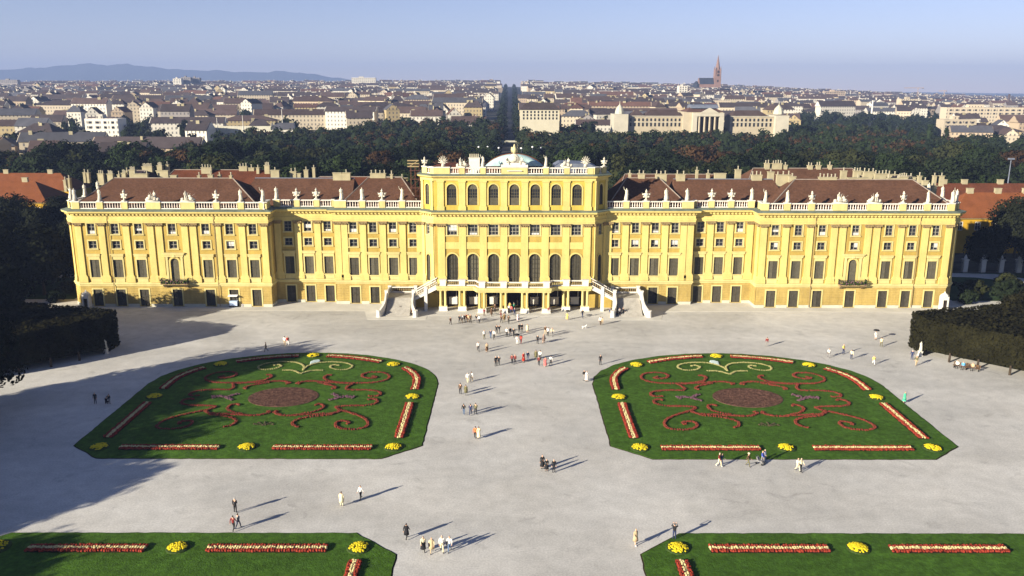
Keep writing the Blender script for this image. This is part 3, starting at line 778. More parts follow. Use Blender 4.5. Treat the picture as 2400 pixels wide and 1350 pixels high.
# ---- balustrades
def baluster_into(mb, x, z0, h, y=0.0, r=.125):
    mb.loft([(x,y,z0,r*.8,r*.8),(x,y,z0+h*.12,r*.55,r*.55),(x,y,z0+h*.35,r,r),(x,y,z0+h*.7,r*.5,r*.5),(x,y,z0+h*.88,r*.5,r*.5),(x,y,z0+h,r*.8,r*.8)], 6)
M_BAL = mat('pinkish_baluster_stone', (.70,.60,.50), .85, .08, 1)
def balustrade(P0, P1, peds, z, h=1.5, setback=.55, pitch=.47, parent=PAL, m_ped=M_CREAM):
    """peds: (centre distance along, width)"""
    ang = atan2(P1[1]-P0[1], P1[0]-P0[0]); L = seglen(P0, P1); peds = sorted(peds)
    cur = None; spans = []
    e = 0.0
    for c, w in peds:
        spans.append((e, c-w/2)); e = c+w/2
        mb = MB(); mb.box(c-w/2,c+w/2,setback-.32,setback+.32,z,z+h-.12); ob('pedestal', mb.mesh('pedestal', m_ped), parent, (*P0,0), ang)
        mb = MB(); mb.box(c-w/2-.08,c+w/2+.08,setback-.4,setback+.4,z+h-.12,z+h+.06); ob('pedestal_cap', mb.mesh('pedestal_cap', M_WHITE), parent, (*P0,0), ang)
    spans.append((e, L))
    for a, b in spans:
        if b-a < .3: continue
        mb = MB(); mb.box(a,b,setback-.2,setback+.2,z,z+.18); mb.box(a,b,setback-.22,setback+.22,z+h-.26,z+h-.04)
        o = ob('balustrade_rail', mb.mesh('balustrade_rail', M_WHITE), parent, (*P0,0), ang)
        k = max(1, int((b-a)/pitch)); bb = MB()
        for i in range(k): baluster_into(bb, a+(i+.5)*(b-a)/k, z+.18, h-.44, setback)
        o2 = ob('balusters', bb.mesh('balusters', M_BAL), o); tag(o2, kind='stuff')
ZB = 20.36
for sx in (-1, 1):
    f = lambda xs, x0: [((-X if sx < 0 else X)-x0, w) for X, w in xs]
    a, b = ((-89.6,0),(-50.2,0)) if sx < 0 else ((50.2,0),(89.6,0))
    balustrade(a, b, f([(88.8,1.3),(84.0,1.25),(79.0,1.25),(73.2,2.9),(66.2,2.9),(60.4,1.25),(55.45,1.25),(50.95,1.5)], a[0]), ZB)
    a, b = ((-50.2,4),(-37.3,4)) if sx < 0 else ((37.3,4),(50.2,4))
    balustrade(a, b, f([(49.3,1.3),(45.1,1.2),(41.0,1.2),(37.6,.6)], a[0]), ZB)
    a, b = ((-37.3,2.7),(-19,2.7)) if sx < 0 else ((19,2.7),(37.3,2.7))
    balustrade(a, b, f([(35.85,2.4),(31.3,1.2),(27.2,1.2),(23.1,1.2)], a[0]), ZB)
    a, b = ((-50.2,0),(-50.2,4)) if sx < 0 else ((50.2,4),(50.2,0)); balustrade(a, b, [(2.0,3.4)], ZB)
    a, b = ((-91.7,2.2),(-89.6,0)) if sx < 0 else ((89.6,0),(91.7,2.2)); balustrade(a, b, [(.6,1.0),(2.5,.9)], ZB)
    a, b = ((-91.7,20.6),(-91.7,2.2)) if sx < 0 else ((91.7,2.2),(91.7,20.6)); balustrade(a, b, [(L_,1.2) for L_ in ((17.8,11.6,5.6) if sx<0 else (.6,6.8,12.8))], ZB)
    a, b = ((-19,2.7),(-16.3,0)) if sx < 0 else ((16.3,0),(19,2.7)); balustrade(a, b, [(.75,1.5),(3.1,1.3)], 27.6, 1.35)
balustrade((-16.3,0), (16.3,0), [(16.3+x, 1.1) for x in (-10.55,-6.33,6.33,10.55)]+[(16.3-14.6,3.2),(16.3+15.3,1.2),(16.3,5.3)], 27.6, 1.35)

# ---- roofs
def hip_roof(name, x0, x1, y0, y1, z0, zr, rx0, rx1, ry, m, caps=True, parent=PAL, hips=(1,1,1,1), zinc=False):
    mb = MB(); A,B,C,D = (x0,y0,z0),(x1,y0,z0),(x1,y1,z0),(x0,y1,z0); R0,R1 = (rx0,ry,zr),(rx1,ry,zr)
    mb.quad(A,B,R1,R0); mb.quad(C,D,R0,R1); mb.add([B,C,R1],[(0,1,2)]); mb.add([D,A,R0],[(0,1,2)])
    o = ob(name, mb.mesh(name, m), parent)
    if caps:
        for on, p, q in ((1,R0,R1),(hips[0],A,R0),(hips[1],B,R1)):
            if not on: continue
            c = MB(); c.tube(p, q, .13, .13, 5); ob('ridge_cap', c.mesh('ridge_cap', M_ZINC if (zinc and p is R0 and q is R1) else M_RIDGE), o)
    return o
for sx in (-1, 1):
    X = lambda a, b: (-b, -a) if sx < 0 else (a, b)
    def hr(x0, x1, y0, y1, z0, zr, r0, r1, ry, m, hips=(1,1), zinc=False):
        a = X(x0, x1); r = X(r0, r1); h = hips if sx > 0 else (hips[1], hips[0])
        return hip_roof('roof', a[0], a[1], y0, y1, z0, zr, r[0], r[1], ry, m, hips=(*h,1,1), zinc=zinc)
    hr(52.0,90.6, 1.5,19, 20.5,25.6, 59.9,85.1, 10.2, M_TILE)
    hr(34.0,58.0, 5.2,21.5, 20.5,25.35, 34.5,56.0, 13.0, M_TILE, (0,0), True)
    hr(19.3,36.4, 4.0,21.5, 20.55,25.6, 24.3,31.4, 12.6, M_TILE)
    # wall block behind so that no daylight shows between the roofs
    mb = MB(); a = X(19.2, 92.2); mb.box(a[0], a[1], 8, 21, 0, 20.4); ob('core_wall', mb.mesh('core_wall', M_OCHRE), PAL)
# rear ranges round the courtyard
def rear(x0, x1, y0, y1, z0, zr, r0, r1, ry, m):
    mb = MB(); mb.box(x0+.4,x1-.4,y0+.4,y1-.4,0,z0); w = ob('rear_range', mb.mesh('rear_range', M_OCHRE), PAL)
    hip_roof('roof', x0, x1, y0, y1, z0, zr, r0, r1, ry, m)
rear(53.5,87,26,44, 20.6,25.7, 58,82, 35, M_TILE); rear(-84.5,-56,26,44, 20.0,25.0, -82,-58, 35, M_TILE2)
rear(-94.6,-84,20,52, 20.2,25.2, -91.8,-87.5, 31, M_SLATE); rear(84,94.6,20,29, 20.0,24.9, 87.5,91.8, 25, M_SLATE)
rear(-50,-24,27,44, 18.5,23.4, -47,-27, 35, M_TILE2); rear(24,53,27,44, 18.8,24.2, 27,50, 35, M_TILE)

# segmental vault and metal roof behind the attic balustrade
def vault():
    n = 16; R = 9.0; half = 6.25; zc = 31.35-R; a0 = math.asin(half/R)
    pr = [(R*sin(-a0+2*a0*k/n), zc+R*cos(-a0+2*a0*k/n)) for k in range(n+1)]
    mb = MB(); P = pr+[(half,28.6),(-half,28.6)]
    mb.prism_y(P, 5.2, 6.3); o = ob('vault_roof', mb.mesh('vault_roof', M_ORANGE), PAL)
    f = MB(); rows = 6
    for j in range(rows+1):
        s_ = 1-j/rows; y = 5.15-1.7*sin((j/rows)*pi/2); k_ = cos((j/rows)*pi/2)**.6
        for k in range(n+1):
            x, z_ = pr[k]; f.v.append((x*(.985-.05*(j/rows)), y, 28.9+(z_-28.9-.09)*max(k_,.001)))
    for j in range(rows):
        for k in range(n):
            a = j*(n+1)+k; f.f.append([a,a+1,a+n+2,a+n+1]); f.m.append(0)
    ob('copper_half_dome', f.mesh('copper_half_dome', M_COPPER, True), o)
    d = MB(); d.box(-6.6,6.6,3.2,12,26.7,28.85); ob('drum_wall', d.mesh('drum_wall', M_TILE), o)
    mz = MB(); mz.prism_y([(8.4,27.4),(8.4,28.6),(9.6,29.3),(15.8,29.1),(17.6,28.2),(17.6,27.4)], 6, 14); ob('metal_roof', mz.mesh('metal_roof', M_ZINC), PAL)
    mz = MB(); mz.prism_y([(-17.6,27.2),(-17.6,28.0),(-15,28.7),(-9.5,28.7),(-8.4,28.0),(-8.4,27.2)], 6, 14); ob('metal_roof', mz.mesh('metal_roof', M_TILE2), PAL)
vault()

# ---- chimneys
def chimney(px, pyb, pyt, wpx, pots, Y, d=.9, m=M_CHIM, slant=0.0, pot_h=.72):
    b = atY(px, pyb, Y); t = atY(px, pyt, Y); s = (CAM-b).length/F_PX; w = max(.5, wpx*s)
    h = max(.35, (t.z-b.z)*.66); mb = MB(); lo = 2.0
    if slant: mb.prism_y([(-w/2+slant*w,-lo),(w/2,-lo),(w/2,h),(-w/2,h)] if slant > 0 else [(-w/2,-lo),(w/2+slant*w,-lo),(w/2,h),(-w/2,h)], -d/2, d/2)
    else: mb.box(-w/2,w/2,-d/2,d/2,-lo,h)
    mb.box(-w/2-.1,w/2+.1,-d/2-.1,d/2+.1,h,h+.14)
    o = ob('chimney', mb.mesh('chimney', m), PAL, (b.x, Y, b.z))
    if pots:
        pb = MB()
        for i in range(pots):
            x = 0 if pots == 1 else -w/2+.25+(w-.5)*i/(pots-1); k = pot_h*(.85+.3*((i*37+int(px)) % 5)/5)
            pb.loft([(x,0,h+.14,.15,.15),(x,0,h+.14+k*.75,.11,.11),(x,0,h+.14+k*.76,.18,.18),(x,0,h+.14+k,.15,.15)], 7)
        ob('chimney_pots', pb.mesh('chimney_pots', M_POT), o)
cr = lambda a, b: (1850+a/4.364, 360+b/4.364)
for (a, zb, zt, w, n, Y) in [(390,262,240,165,5,10.5),(550,250,142,52,1,22),(690,240,148,70,3,27),(1045,262,192,72,2,27),(1160,262,228,80,4,14),(1380,355,240,50,1,22),(1470,375,312,48,1,24),
                              (30,262,232,60,1,12),(210,140,122,46,2,35),(295,138,118,42,2,35),(412,136,118,32,1,35),(700,268,245,190,1,10.6),(1060,274,250,110,2,10.6),(1240,262,235,80,1,16),(1330,250,222,28,1,30),(1485,244,232,26,1,30),(1557,246,226,36,1,30)]:
    x, yb = cr(a, zb); chimney(x, yb, cr(a, zt)[1], w/4.364, n, Y)
for a, zb, zt, w, n, Y, sl in [(805,262,150,100,3,24,.0),(930,264,180,115,4,22,.0)]:
    x, yb = cr(a, zb); chimney(x, yb, cr(a, zt)[1], w/4.364, n, Y, slant=-.45)
cl = lambda a, b: (100+a/4.286, 370+b/4.286)
for (a, zb, zt, w, n, Y) in [(685,190,150,62,4,24),(770,188,170,26,1,22),(820,170,155,44,3,28),(850,150,135,24,1,30),(905,140,115,66,4,28),(1055,105,85,110,7,35),(1180,95,80,56,4,34),(1255,95,60,34,1,35),(1650,122,90,118,4,34),(2018,122,72,92,3,35),(2100,124,92,64,1,35),(2165,116,92,24,1,35),(2255,92,72,56,3,36),
                              (590,185,150,62,3,28),(425,165,150,26,1,34),(460,168,152,24,1,34),(230,250,215,26,1,26),(268,230,200,24,1,28),(1320,195,172,72,0,16),(1575,198,182,28,1,16),(1690,190,170,55,1,16),(1780,192,170,26,1,17),(1895,205,170,20,1,10.5)]:
    x, yb = cl(a, zb); chimney(x, yb, cl(a, zt)[1], w/4.286*.82, n, Y)
for a, zb, zt, w, n, Y in [(990,200,145,130,2,20),(1210,190,100,110,0,22)]:
    x, yb = cl(a, zb); chimney(x, yb, cl(a, zt)[1], w/4.286, n, Y, slant=.45)
cm = lambda a, b: (600+a/5.854, 370+b/5.854)
for (a, zb, zt, w, n, Y) in [(268,258,130,110,1,20),(515,215,180,80,2,22),(595,245,205,44,0,16),(690,190,165,56,1,30),(795,160,135,36,1,36),(1240,232,212,110,1,12.8),(1120,232,218,120,0,12.8),(1675,240,208,205,4,12.8),(2010,420,205,140,1,16),(1862,252,225,22,1,12.6),(30,165,125,36,1,34),(155,128,100,66,2,34)]:
    x, yb = cm(a, zb); chimney(x, yb, cm(a, zt)[1], w/5.854, n, Y)
ck = lambda a, b: (1400+a/4.8, 370+b/4.8)
for (a, zb, zt, w, n, Y) in [(495,200,188,70,2,12.8),(715,204,195,120,3,12.8),(935,205,182,95,2,12.8),(1120,160,140,24,1,30),(1245,200,170,28,1,18),(1380,196,172,120,0,14),(1582,162,122,60,1,24),(1790,214,196,110,3,13),(1950,190,145,62,1,24),(2090,212,196,140,3,12),(2190,238,200,70,1,11),(365,196,172,24,1,14),
                              (1908,82,60,50,2,35),(2020,82,64,100,4,35),(2113,100,78,36,1,35)]:
    x, yb = ck(a, zb); chimney(x, yb, ck(a, zt)[1], w/4.8, n, Y)
c1 = atY(1112, 392, 4.5)
mb = MB(); mb.box(-1.1,1.1,-.6,.6,-2,1.7); mb.box(-1.2,1.2,-.7,.7,1.7,1.85); o = ob('chimney', mb.mesh('chimney', M_WHITE), PAL, (c1.x,4.5,28.7))
pb = MB()
for i in range(5): pb.loft([(-.85+i*.42,0,1.85,.17,.17),(-.85+i*.42,0,2.6,.14,.14)],6)
ob('chimney_pots', pb.mesh('chimney_pots', M_POT), o)

# ---- terrace on paired columns with two flights of stairs
TF = 5.25
M_STAIR = mat('shaded_stair_stone', (.33,.31,.27), .9, .15, 1.2, fine=.1, fscale=5)  # grey set darker so the colour holds the parapet's shade on the steps
def terrace():
    poly = [(-15.6,-.02),(-15.6,-3.2),(-8.2,-3.2),(-7.4,-4.9),(7.4,-4.9),(8.2,-3.2),(15.6,-3.2),(15.6,-.02)]
    mb = MB(); mb.prism(poly, 4.55, TF); o = ob('terrace_slab', mb.mesh('terrace_slab', M_CREAM), PAL)
    fr = [(-15.6,-.02),(-15.6,-3.2),(-8.2,-3.2),(-7.4,-4.9),(7.4,-4.9),(8.2,-3.2),(15.6,-3.2),(15.6,-.02)]
    sweep('terrace_moulding', fr, [(.0,4.35),(.06,4.35),(.06,4.6),(.2,4.75),(.25,5.2),(-.1,5.28)], M_CREAM, parent=o)
    # rail: pedestals over the columns, openwork stone panels between
    cols = [(-14.5,-2.75),(-10.6,-2.75),(-6.5,-4.45),(-2.15,-4.45),(2.15,-4.45),(6.5,-4.45),(10.6,-2.75),(14.5,-2.75)]
    for x, y in cols:
        mb = MB(); mb.box(-.62,.62,-.42,.42,TF,TF+1.15); mb.box(-.72,.72,-.52,.52,TF+1.15,TF+1.32); ob('pedestal', mb.mesh('pedestal', M_WHITE), PAL, (x,y,0))
        # paired columns on a white plinth
        mb = MB(); mb.box(-.85,.85,-.45,.45,0,.95); mb.box(-.92,.92,-.52,.52,0,.18); p = ob('column_plinth', mb.mesh('column_plinth', M_WHITE), PAL, (x,y,0))
        for dx in (-.48,.48):
            c = MB(); c.box(-.33,.33,-.33,.33,.952,1.12); c.loft([(0,0,1.12,.30,.30),(0,0,1.25,.26,.26),(0,0,3.2,.25,.25),(0,0,4.05,.22,.22),(0,0,4.1,.3,.3),(0,0,4.2,.3,.3)], 12); c.box(-.34,.34,-.34,.34,4.2,4.42)
            ob('column', c.mesh('column', M_CREAM), PAL, (x+dx,y,0))
        mb = MB(); mb.box(-.9,.9,-.4,.4,4.42,4.56); ob('column_lintel', mb.mesh('column_lintel', M_CREAM), PAL, (x,y,0))
        if abs(x) < 12:
            mb = MB(); mb.box(-.5,.5,-.5,.5,0,4.5); ob('inner_pier', mb.mesh('inner_pier', M_OCHRE), PAL, (x,y+2.2,0))
    def rail(ax, ay, bx, by, za, zb):
        ang = atan2(by-ay, bx-ax); L = hypot(bx-ax, by-ay); sl = (zb-za)/L
        def sh(mb):
            for i, (x,y,z) in enumerate(mb.v): mb.v[i] = (x,y,z+sl*x)
        mb = MB(); mb.box(0,L,-.16,.16,.0,.22); mb.box(0,L,-.2,.2,.98,1.18)
        sh(mb); r = ob('balustrade_rail', mb.mesh('balustrade_rail', M_WHITE), PAL, (ax,ay,za), ang)
        w = MB(); k = int(L/.42)
        for i in range(k):
            x = (i+.5)*L/k; w.box(x-.05,x+.05,-.05,.05,.22,.98)
            w.box(x-.14,x+.14,-.04,.04,.52,.64)
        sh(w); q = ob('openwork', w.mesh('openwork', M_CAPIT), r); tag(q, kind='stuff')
    for (x0,y0),(x1,y1) in zip(cols, cols[1:]):
        if y0 == y1: rail(x0+.62,y0,x1-.62,y1,TF,TF)
        else:
            s = 1 if x1 > x0 else -1
            if y0 > y1: rail(x0+.62,y0,-7.8,y0,TF,TF); rail(-7.75,y0,-7.1,y1,TF,TF)
            else: rail(7.1,y0,7.75,y1,TF,TF); rail(7.8,y1,x1-.62,y1,TF,TF)
    # stairs
    for sx in (-1, 1):
        st = MB(); n = 14; xa, xb = 15.6, 20.4; zl = 2.75
        for i in range(n):
            x0 = xa+(xb-xa)*i/n; x1 = xa+(xb-xa)*(i+1)/n; zt = TF-(TF-zl)*(i+1)/n
            st.box(min(sx*x0,sx*x1), max(sx*x0,sx*x1), -3.0, -.4, zt-.5, zt)
        s_o = ob('upper_stair_flight', st.mesh('upper_stair_flight', M_STAIR), PAL)
        ld = MB(); ld.box(min(sx*20.4,sx*26.2), max(sx*20.4,sx*26.2), -3.0, 1.9, zl-.55, zl); ld.box(min(sx*20.6,sx*26.0), max(sx*20.6,sx*26.0), -2.8, 1.7, 0, zl-.55)
        ob('stair_landing', ld.mesh('stair_landing', M_STAIR), PAL)
        lw = MB(); n2 = 16
        for i in range(n2):
            y1 = -3.0-4.6*i/n2; y0 = -3.0-4.6*(i+1)/n2; zt = zl-zl*(i+1)/n2+.03
            lw.box(min(sx*20.9,sx*25.7), max(sx*20.9,sx*25.7), y0, y1, 0, max(zt,.035))
        ob('lower_stair_flight', lw.mesh('lower_stair_flight', M_STAIR), PAL)
        # flight front stringer, rail and pedestals
        sg_ = MB()
        P = [(sx*15.6,4.6),(sx*20.4,zl-.6),(sx*20.4,zl+.15),(sx*15.6,TF+.1)]
        if sx < 0: P = P[::-1]
        sg_.prism_y(P, -3.16, -2.84); ob('stair_stringer', sg_.mesh('stair_stringer', M_WHITE), PAL)
        for yy in (-3.0, -.3):
            if sx > 0: rail(15.9,yy,20.2,yy,TF,zl+.1)
            else: rail(-20.2,yy,-15.9,yy,zl+.1,TF)
        for x, y, zb_, zt_ in ((20.5,-3.0,0,zl+1.6),(26.0,-3.0,0,zl+1.45),(26.0,1.8,0,zl+1.3),(20.6,1.8,0,zl+1.3),(18.0,-3.0,0,4.9)):
            mb = MB(); mb.box(-.31,.31,-.31,.31,zb_,zt_); mb.box(-.38,.38,-.38,.38,zt_,zt_+.14); ob('pedestal', mb.mesh('pedestal', M_WHITE), PAL, (sx*x,y,0))
        rail(min(sx*21,sx*25.6),1.8,max(sx*21,sx*25.6),1.8,zl,zl)
        mb = MB(); mb.box(-.12,.12,-2.6,1.4,zl,zl+1.2); ob('landing_parapet', mb.mesh('landing_parapet', M_WHITE), PAL, (sx*26.05,0,0))
        # solid sloping parapets flaring into scrolls at the foot
        for x, flare in ((20.55,-1),(26.05,1)):
            mb = MB(); n3 = 9; pts = []
            for i in range(n3+1):
                t = i/n3; y = -3.35-4.4*t; xo = flare*1.05*max(0,t-.45)**1.6*2.2
                pts.append((xo, y, zl*(1-t)+1.15+(.25*max(0,t-.7) if t<1 else .05)))
            for a_, b_ in zip(pts, pts[1:]):
                d_ = .16
                v = [(a_[0]-d_,a_[1],0),(a_[0]+d_,a_[1],0),(b_[0]+d_,b_[1],0),(b_[0]-d_,b_[1],0),(a_[0]-d_,a_[1],a_[2]),(a_[0]+d_,a_[1],a_[2]),(b_[0]+d_,b_[1],b_[2]),(b_[0]-d_,b_[1],b_[2])]
                mb.add(v, [(4,5,6,7),(1,2,6,5),(3,0,4,7),(2,3,7,6),(0,1,5,4)])
            e_ = pts[-1]; mb.loft([(e_[0],e_[1],0,.55,.55),(e_[0],e_[1],.2,.5,.5),(e_[0],e_[1],1.15,.42,.42),(e_[0],e_[1],1.25,.52,.52),(e_[0],e_[1],1.4,.5,.5)], 10)
            mb.v = [(sx*(v_[0]), v_[1], v_[2]) for v_ in mb.v]
            ob('stair_parapet', mb.mesh('stair_parapet', M_WHITE), PAL, (sx*x,0,0))
        # shaded arch recess below the upper flight
        mb = MB(); mb.box(min(sx*15.7,sx*20.3), max(sx*15.7,sx*20.3), -.25,-.1,0,3.0); ob('undercroft_wall', mb.mesh('undercroft_wall', M_OCHRE), PAL)
terrace()
# down-pipes
for X in (-82.6,-61.0,82.6,61.3):
    mb = MB(); mb.tube((0,0,0),(0,0,19.0),.06,.06,6); ob('downpipe', mb.mesh('downpipe', M_CAPIT), PAL, (X,-.34,.2))
# ================================================================== human figures (skin-modifier bodies, one continuous mesh each)
def figure(pose):
    """returns a mesh with slots 0 skin, 1 top, 2 bottom, 3 shoes, 4 hair; faces -y, feet at z = 0"""
    J = {}; R = {}; E = []
    def j(n, p, r, par=None):
        J[n] = Vector(p); R[n] = r if isinstance(r, tuple) else (r, r)
        if par: E.append((par, n))
    P = pose
    lean = P.get('lean', 0.0); hip = P.get('hip', .93)
    j('pel', (0,0,hip), (.155,.115)); j('spi', (0,-lean*.25,hip+.2), (.135,.10), 'pel'); j('che', (0,-lean*.6,hip+.42), (.16,.115), 'spi')
    j('nec', (0,-lean*.85,hip+.575), (.058,.058), 'che'); j('hd0', (0,-lean*.95-.015,hip+.655), (.075,.085), 'nec'); j('hd1', (0,-lean-.02,hip+.745), (.078,.095), 'hd0'); j('hd2', (0,-lean,hip+.815), (.045,.05), 'hd1')
    for s, k in ((-1,'l'),(1,'r')):
        j('sh'+k, (s*.185,-lean*.6,hip+.49), .062, 'che')
        el, wr = P['arm'+k]
        j('el'+k, (s*.185+s*el[0], -lean*.6+el[1], hip+.49+el[2]), .046, 'sh'+k)
        e = J['el'+k]; w = e+Vector((s*wr[0], wr[1], wr[2])); j('wr'+k, w, .032, 'el'+k)
        d = (w-e).normalized(); hb = w+d*.06; j('ha'+k, hb, (.036,.022), 'wr'+k)
        side = d.cross(Vector((0,1,0))).normalized() if abs(d.y) < .9 else Vector((1,0,0)); cu = d.cross(side)
        for f, (o_, L) in enumerate(((-.03,.07),(-.01,.085),(.012,.08),(.032,.06))):
            a = hb+side*o_+d*.04; j('f%d%s' % (f,k), a, .010, 'ha'+k); j('g%d%s' % (f,k), a+d*L*.75+cu*.02, .008, 'f%d%s' % (f,k))
        j('t'+k, hb-d*.02-side*.045, .011, 'ha'+k); j('u'+k, hb+d*.03-side*.06, .009, 't'+k)
        kn, an = P['leg'+k]
        j('hp'+k, (s*.085,0,hip-.03), .092, 'pel'); j('kn'+k, (s*.095+s*kn[0], kn[1], kn[2]), .066, 'hp'+k)
        j('an'+k, (s*.1+s*an[0], an[1], an[2]), .042, 'kn'+k); j('to'+k, (s*.115+s*an[0], an[1]-.15, max(an[2]-.055,.035)), (.042,.032), 'an'+k)
    names = list(J); ix = {n:i for i, n in enumerate(names)}
    me = bpy.data.meshes.new('figure_src'); me.from_pydata([J[n] for n in names], [(ix[a],ix[b]) for a, b in E], [])
    o = bpy.data.objects.new('figure_src', me); COL.objects.link(o)
    m = o.modifiers.new('skin', 'SKIN'); m.use_smooth_shade = True
    sv = me.skin_vertices[0].data
    for n in names: sv[ix[n]].radius = R[n]; sv[ix[n]].use_root = (n == 'pel')
    ss = o.modifiers.new('sub', 'SUBSURF'); ss.levels = 1; ss.render_levels = 1
    dg = bpy.context.evaluated_depsgraph_get(); out = bpy.data.meshes.new_from_object(o.evaluated_get(dg))
    bpy.data.objects.remove(o); bpy.data.meshes.remove(me)
    reg = {}
    for a, b in E:
        k = b[:2]
        reg[(a,b)] = {'sp':1,'ch':1,'ne':0,'hd':0,'sh':1,'el':1,'wr':1 if P.get('sleeve',1) else 0,'ha':0,'hp':2,'kn':2,'an':2,'to':3}.get(k, 0)
    S_ = [(J[a],J[b],reg[(a,b)]) for a, b in E]
    hc = J['hd1']; idx = []
    for p in out.polygons:
        c = p.center; best = 9; mi = 1
        for a, b, r in S_:
            d = b-a; t = max(0, min(1, (c-a).dot(d)/max(d.length_squared,1e-9))); q = (c-a-d*t).length
            if q < best: best = q; mi = r
        if c.z > J['hd0'].z-.03 and (c-hc).length < .2:
            mi = 4 if (c.z > hc.z+.025 or c.y > hc.y+.035) else 0
        if P.get('skirt') and mi == 2 and c.z < .5: mi = 0
        if mi == 1 and c.z < hip+.04 and abs(c.x) < .19: mi = 2
        idx.append(mi)
    for i in range(5): out.materials.append(None)
    out.polygons.foreach_set('material_index', idx); out.name = 'person_body'
    lo = min(v.co.z for v in out.vertices)
    if not P.get('sit'): out.transform(Matrix.Translation((0,0,-lo)))
    return out
ARM = ((.05,.02,-.28),(.01,-.06,-.24)); ARMF = ((.05,-.09,-.26),(-.02,-.17,-.17)); ARMB = ((.05,.11,-.25),(.01,.02,-.25))
ARMUP = ((.10,-.16,-.10),(-.13,-.12,.22)); ARMX = ((.06,.02,-.27),(-.12,-.16,-.10))
ST = ((0,-.01,.5),(.02,.02,.09)); FW = ((0,-.17,.52),(0,-.22,.09)); BK = ((0,.02,.5),(0,.33,.14))
POSES = {
 'stand': dict(arml=ARM, armr=ARM, legl=ST, legr=ST), 'stand2': dict(arml=ARMX, armr=ARM, legl=ST, legr=((.04,-.06,.5),(.05,-.04,.09))),
 'walk': dict(arml=ARMF, armr=ARMB, legl=BK, legr=FW, hip=.90), 'walk2': dict(arml=ARMB, armr=ARMF, legl=FW, legr=BK, hip=.90),
 'photo': dict(arml=ARMUP, armr=ARMUP, legl=ST, legr=ST), 'dress': dict(arml=ARM, armr=ARMX, legl=ST, legr=ST, skirt=1), 'dressw': dict(arml=ARMF, armr=ARMB, legl=((0,-.1,.5),(0,-.12,.09)), legr=((0,.02,.5),(0,.18,.1)), skirt=1),
 'crouch': dict(arml=((.04,-.22,-.16),(-.02,-.2,-.12)), armr=((.04,-.22,-.16),(-.02,-.2,-.12)), legl=((.05,-.38,.46),(.02,-.08,.09)), legr=((.05,-.36,.40),(.02,-.04,.09)), hip=.36, lean=.22),
 'sit': dict(arml=ARMX, armr=ARMX, legl=((.02,-.42,.52),(.02,-.44,.09)), legr=((.02,-.42,.52),(.02,-.42,.09)), hip=.55, lean=.02),
 'raise': dict(arml=((.16,-.02,.16),(.06,-.04,.26)), armr=ARM, legl=ST, legr=((.04,-.06,.5),(.05,-.04,.09)), hip=.92),
 'akimbo': dict(arml=((.22,.02,-.18),(-.14,-.08,-.18)), armr=((.22,.02,-.18),(-.14,-.08,-.18)), legl=ST, legr=((.04,-.06,.5),(.05,-.04,.09))),
}
FIG = {k: figure(v) for k, v in POSES.items()}

def skirt_mesh(long=True, w=1.0):
    mb = MB(); z0 = .30 if long else .48; n = 12; rings = [(1.06,.145,.115),(.95,.19,.155),(.8,.215,.185),(.6,.235,.215),(z0,.27,.25)]
    vs = []
    for i, (z_, rx, ry) in enumerate(rings):
        for k in range(n):
            a = 2*pi*k/n; q = 1+.07*sin(a*5+i)*(i/4); vs.append((rx*w*q*cos(a), ry*w*q*sin(a), z_))
    mb.add(vs, [(i*n+(k+1)%n, i*n+k, (i+1)*n+k, (i+1)*n+(k+1)%n) for i in range(4) for k in range(n)])
    return mb
def coat_mesh():
    mb = MB(); n = 12; rings = [(1.46,.12,.085),(1.40,.22,.135),(1.2,.205,.16),(1.0,.19,.155),(.85,.22,.18),(.5,.26,.23)]
    mb.loft([(0,0,z_,rx,ry) for z_, rx, ry in rings[::-1]], n); return mb
_cm = {}
def cloth(c):
    k = tuple(round(x,3) for x in c)
    if k not in _cm: _cm[k] = mat('cloth_%d' % len(_cm), c, .9, .12, 9)
    return _cm[k]
SKINC = mat('skin', (.52,.32,.22), .7, .05, 5); M_SHOE = mat('shoe_leather', (.025,.02,.016), .6, 0)
HAIRC = [mat('dark_hair', (.03,.02,.014), .8, .1, 9), mat('grey_hair', (.42,.40,.36), .8, .1, 9), mat('brown_hair', (.09,.05,.025), .8, .1, 9), mat('fair_hair', (.36,.25,.10), .8, .1, 9)]
_drape = {}
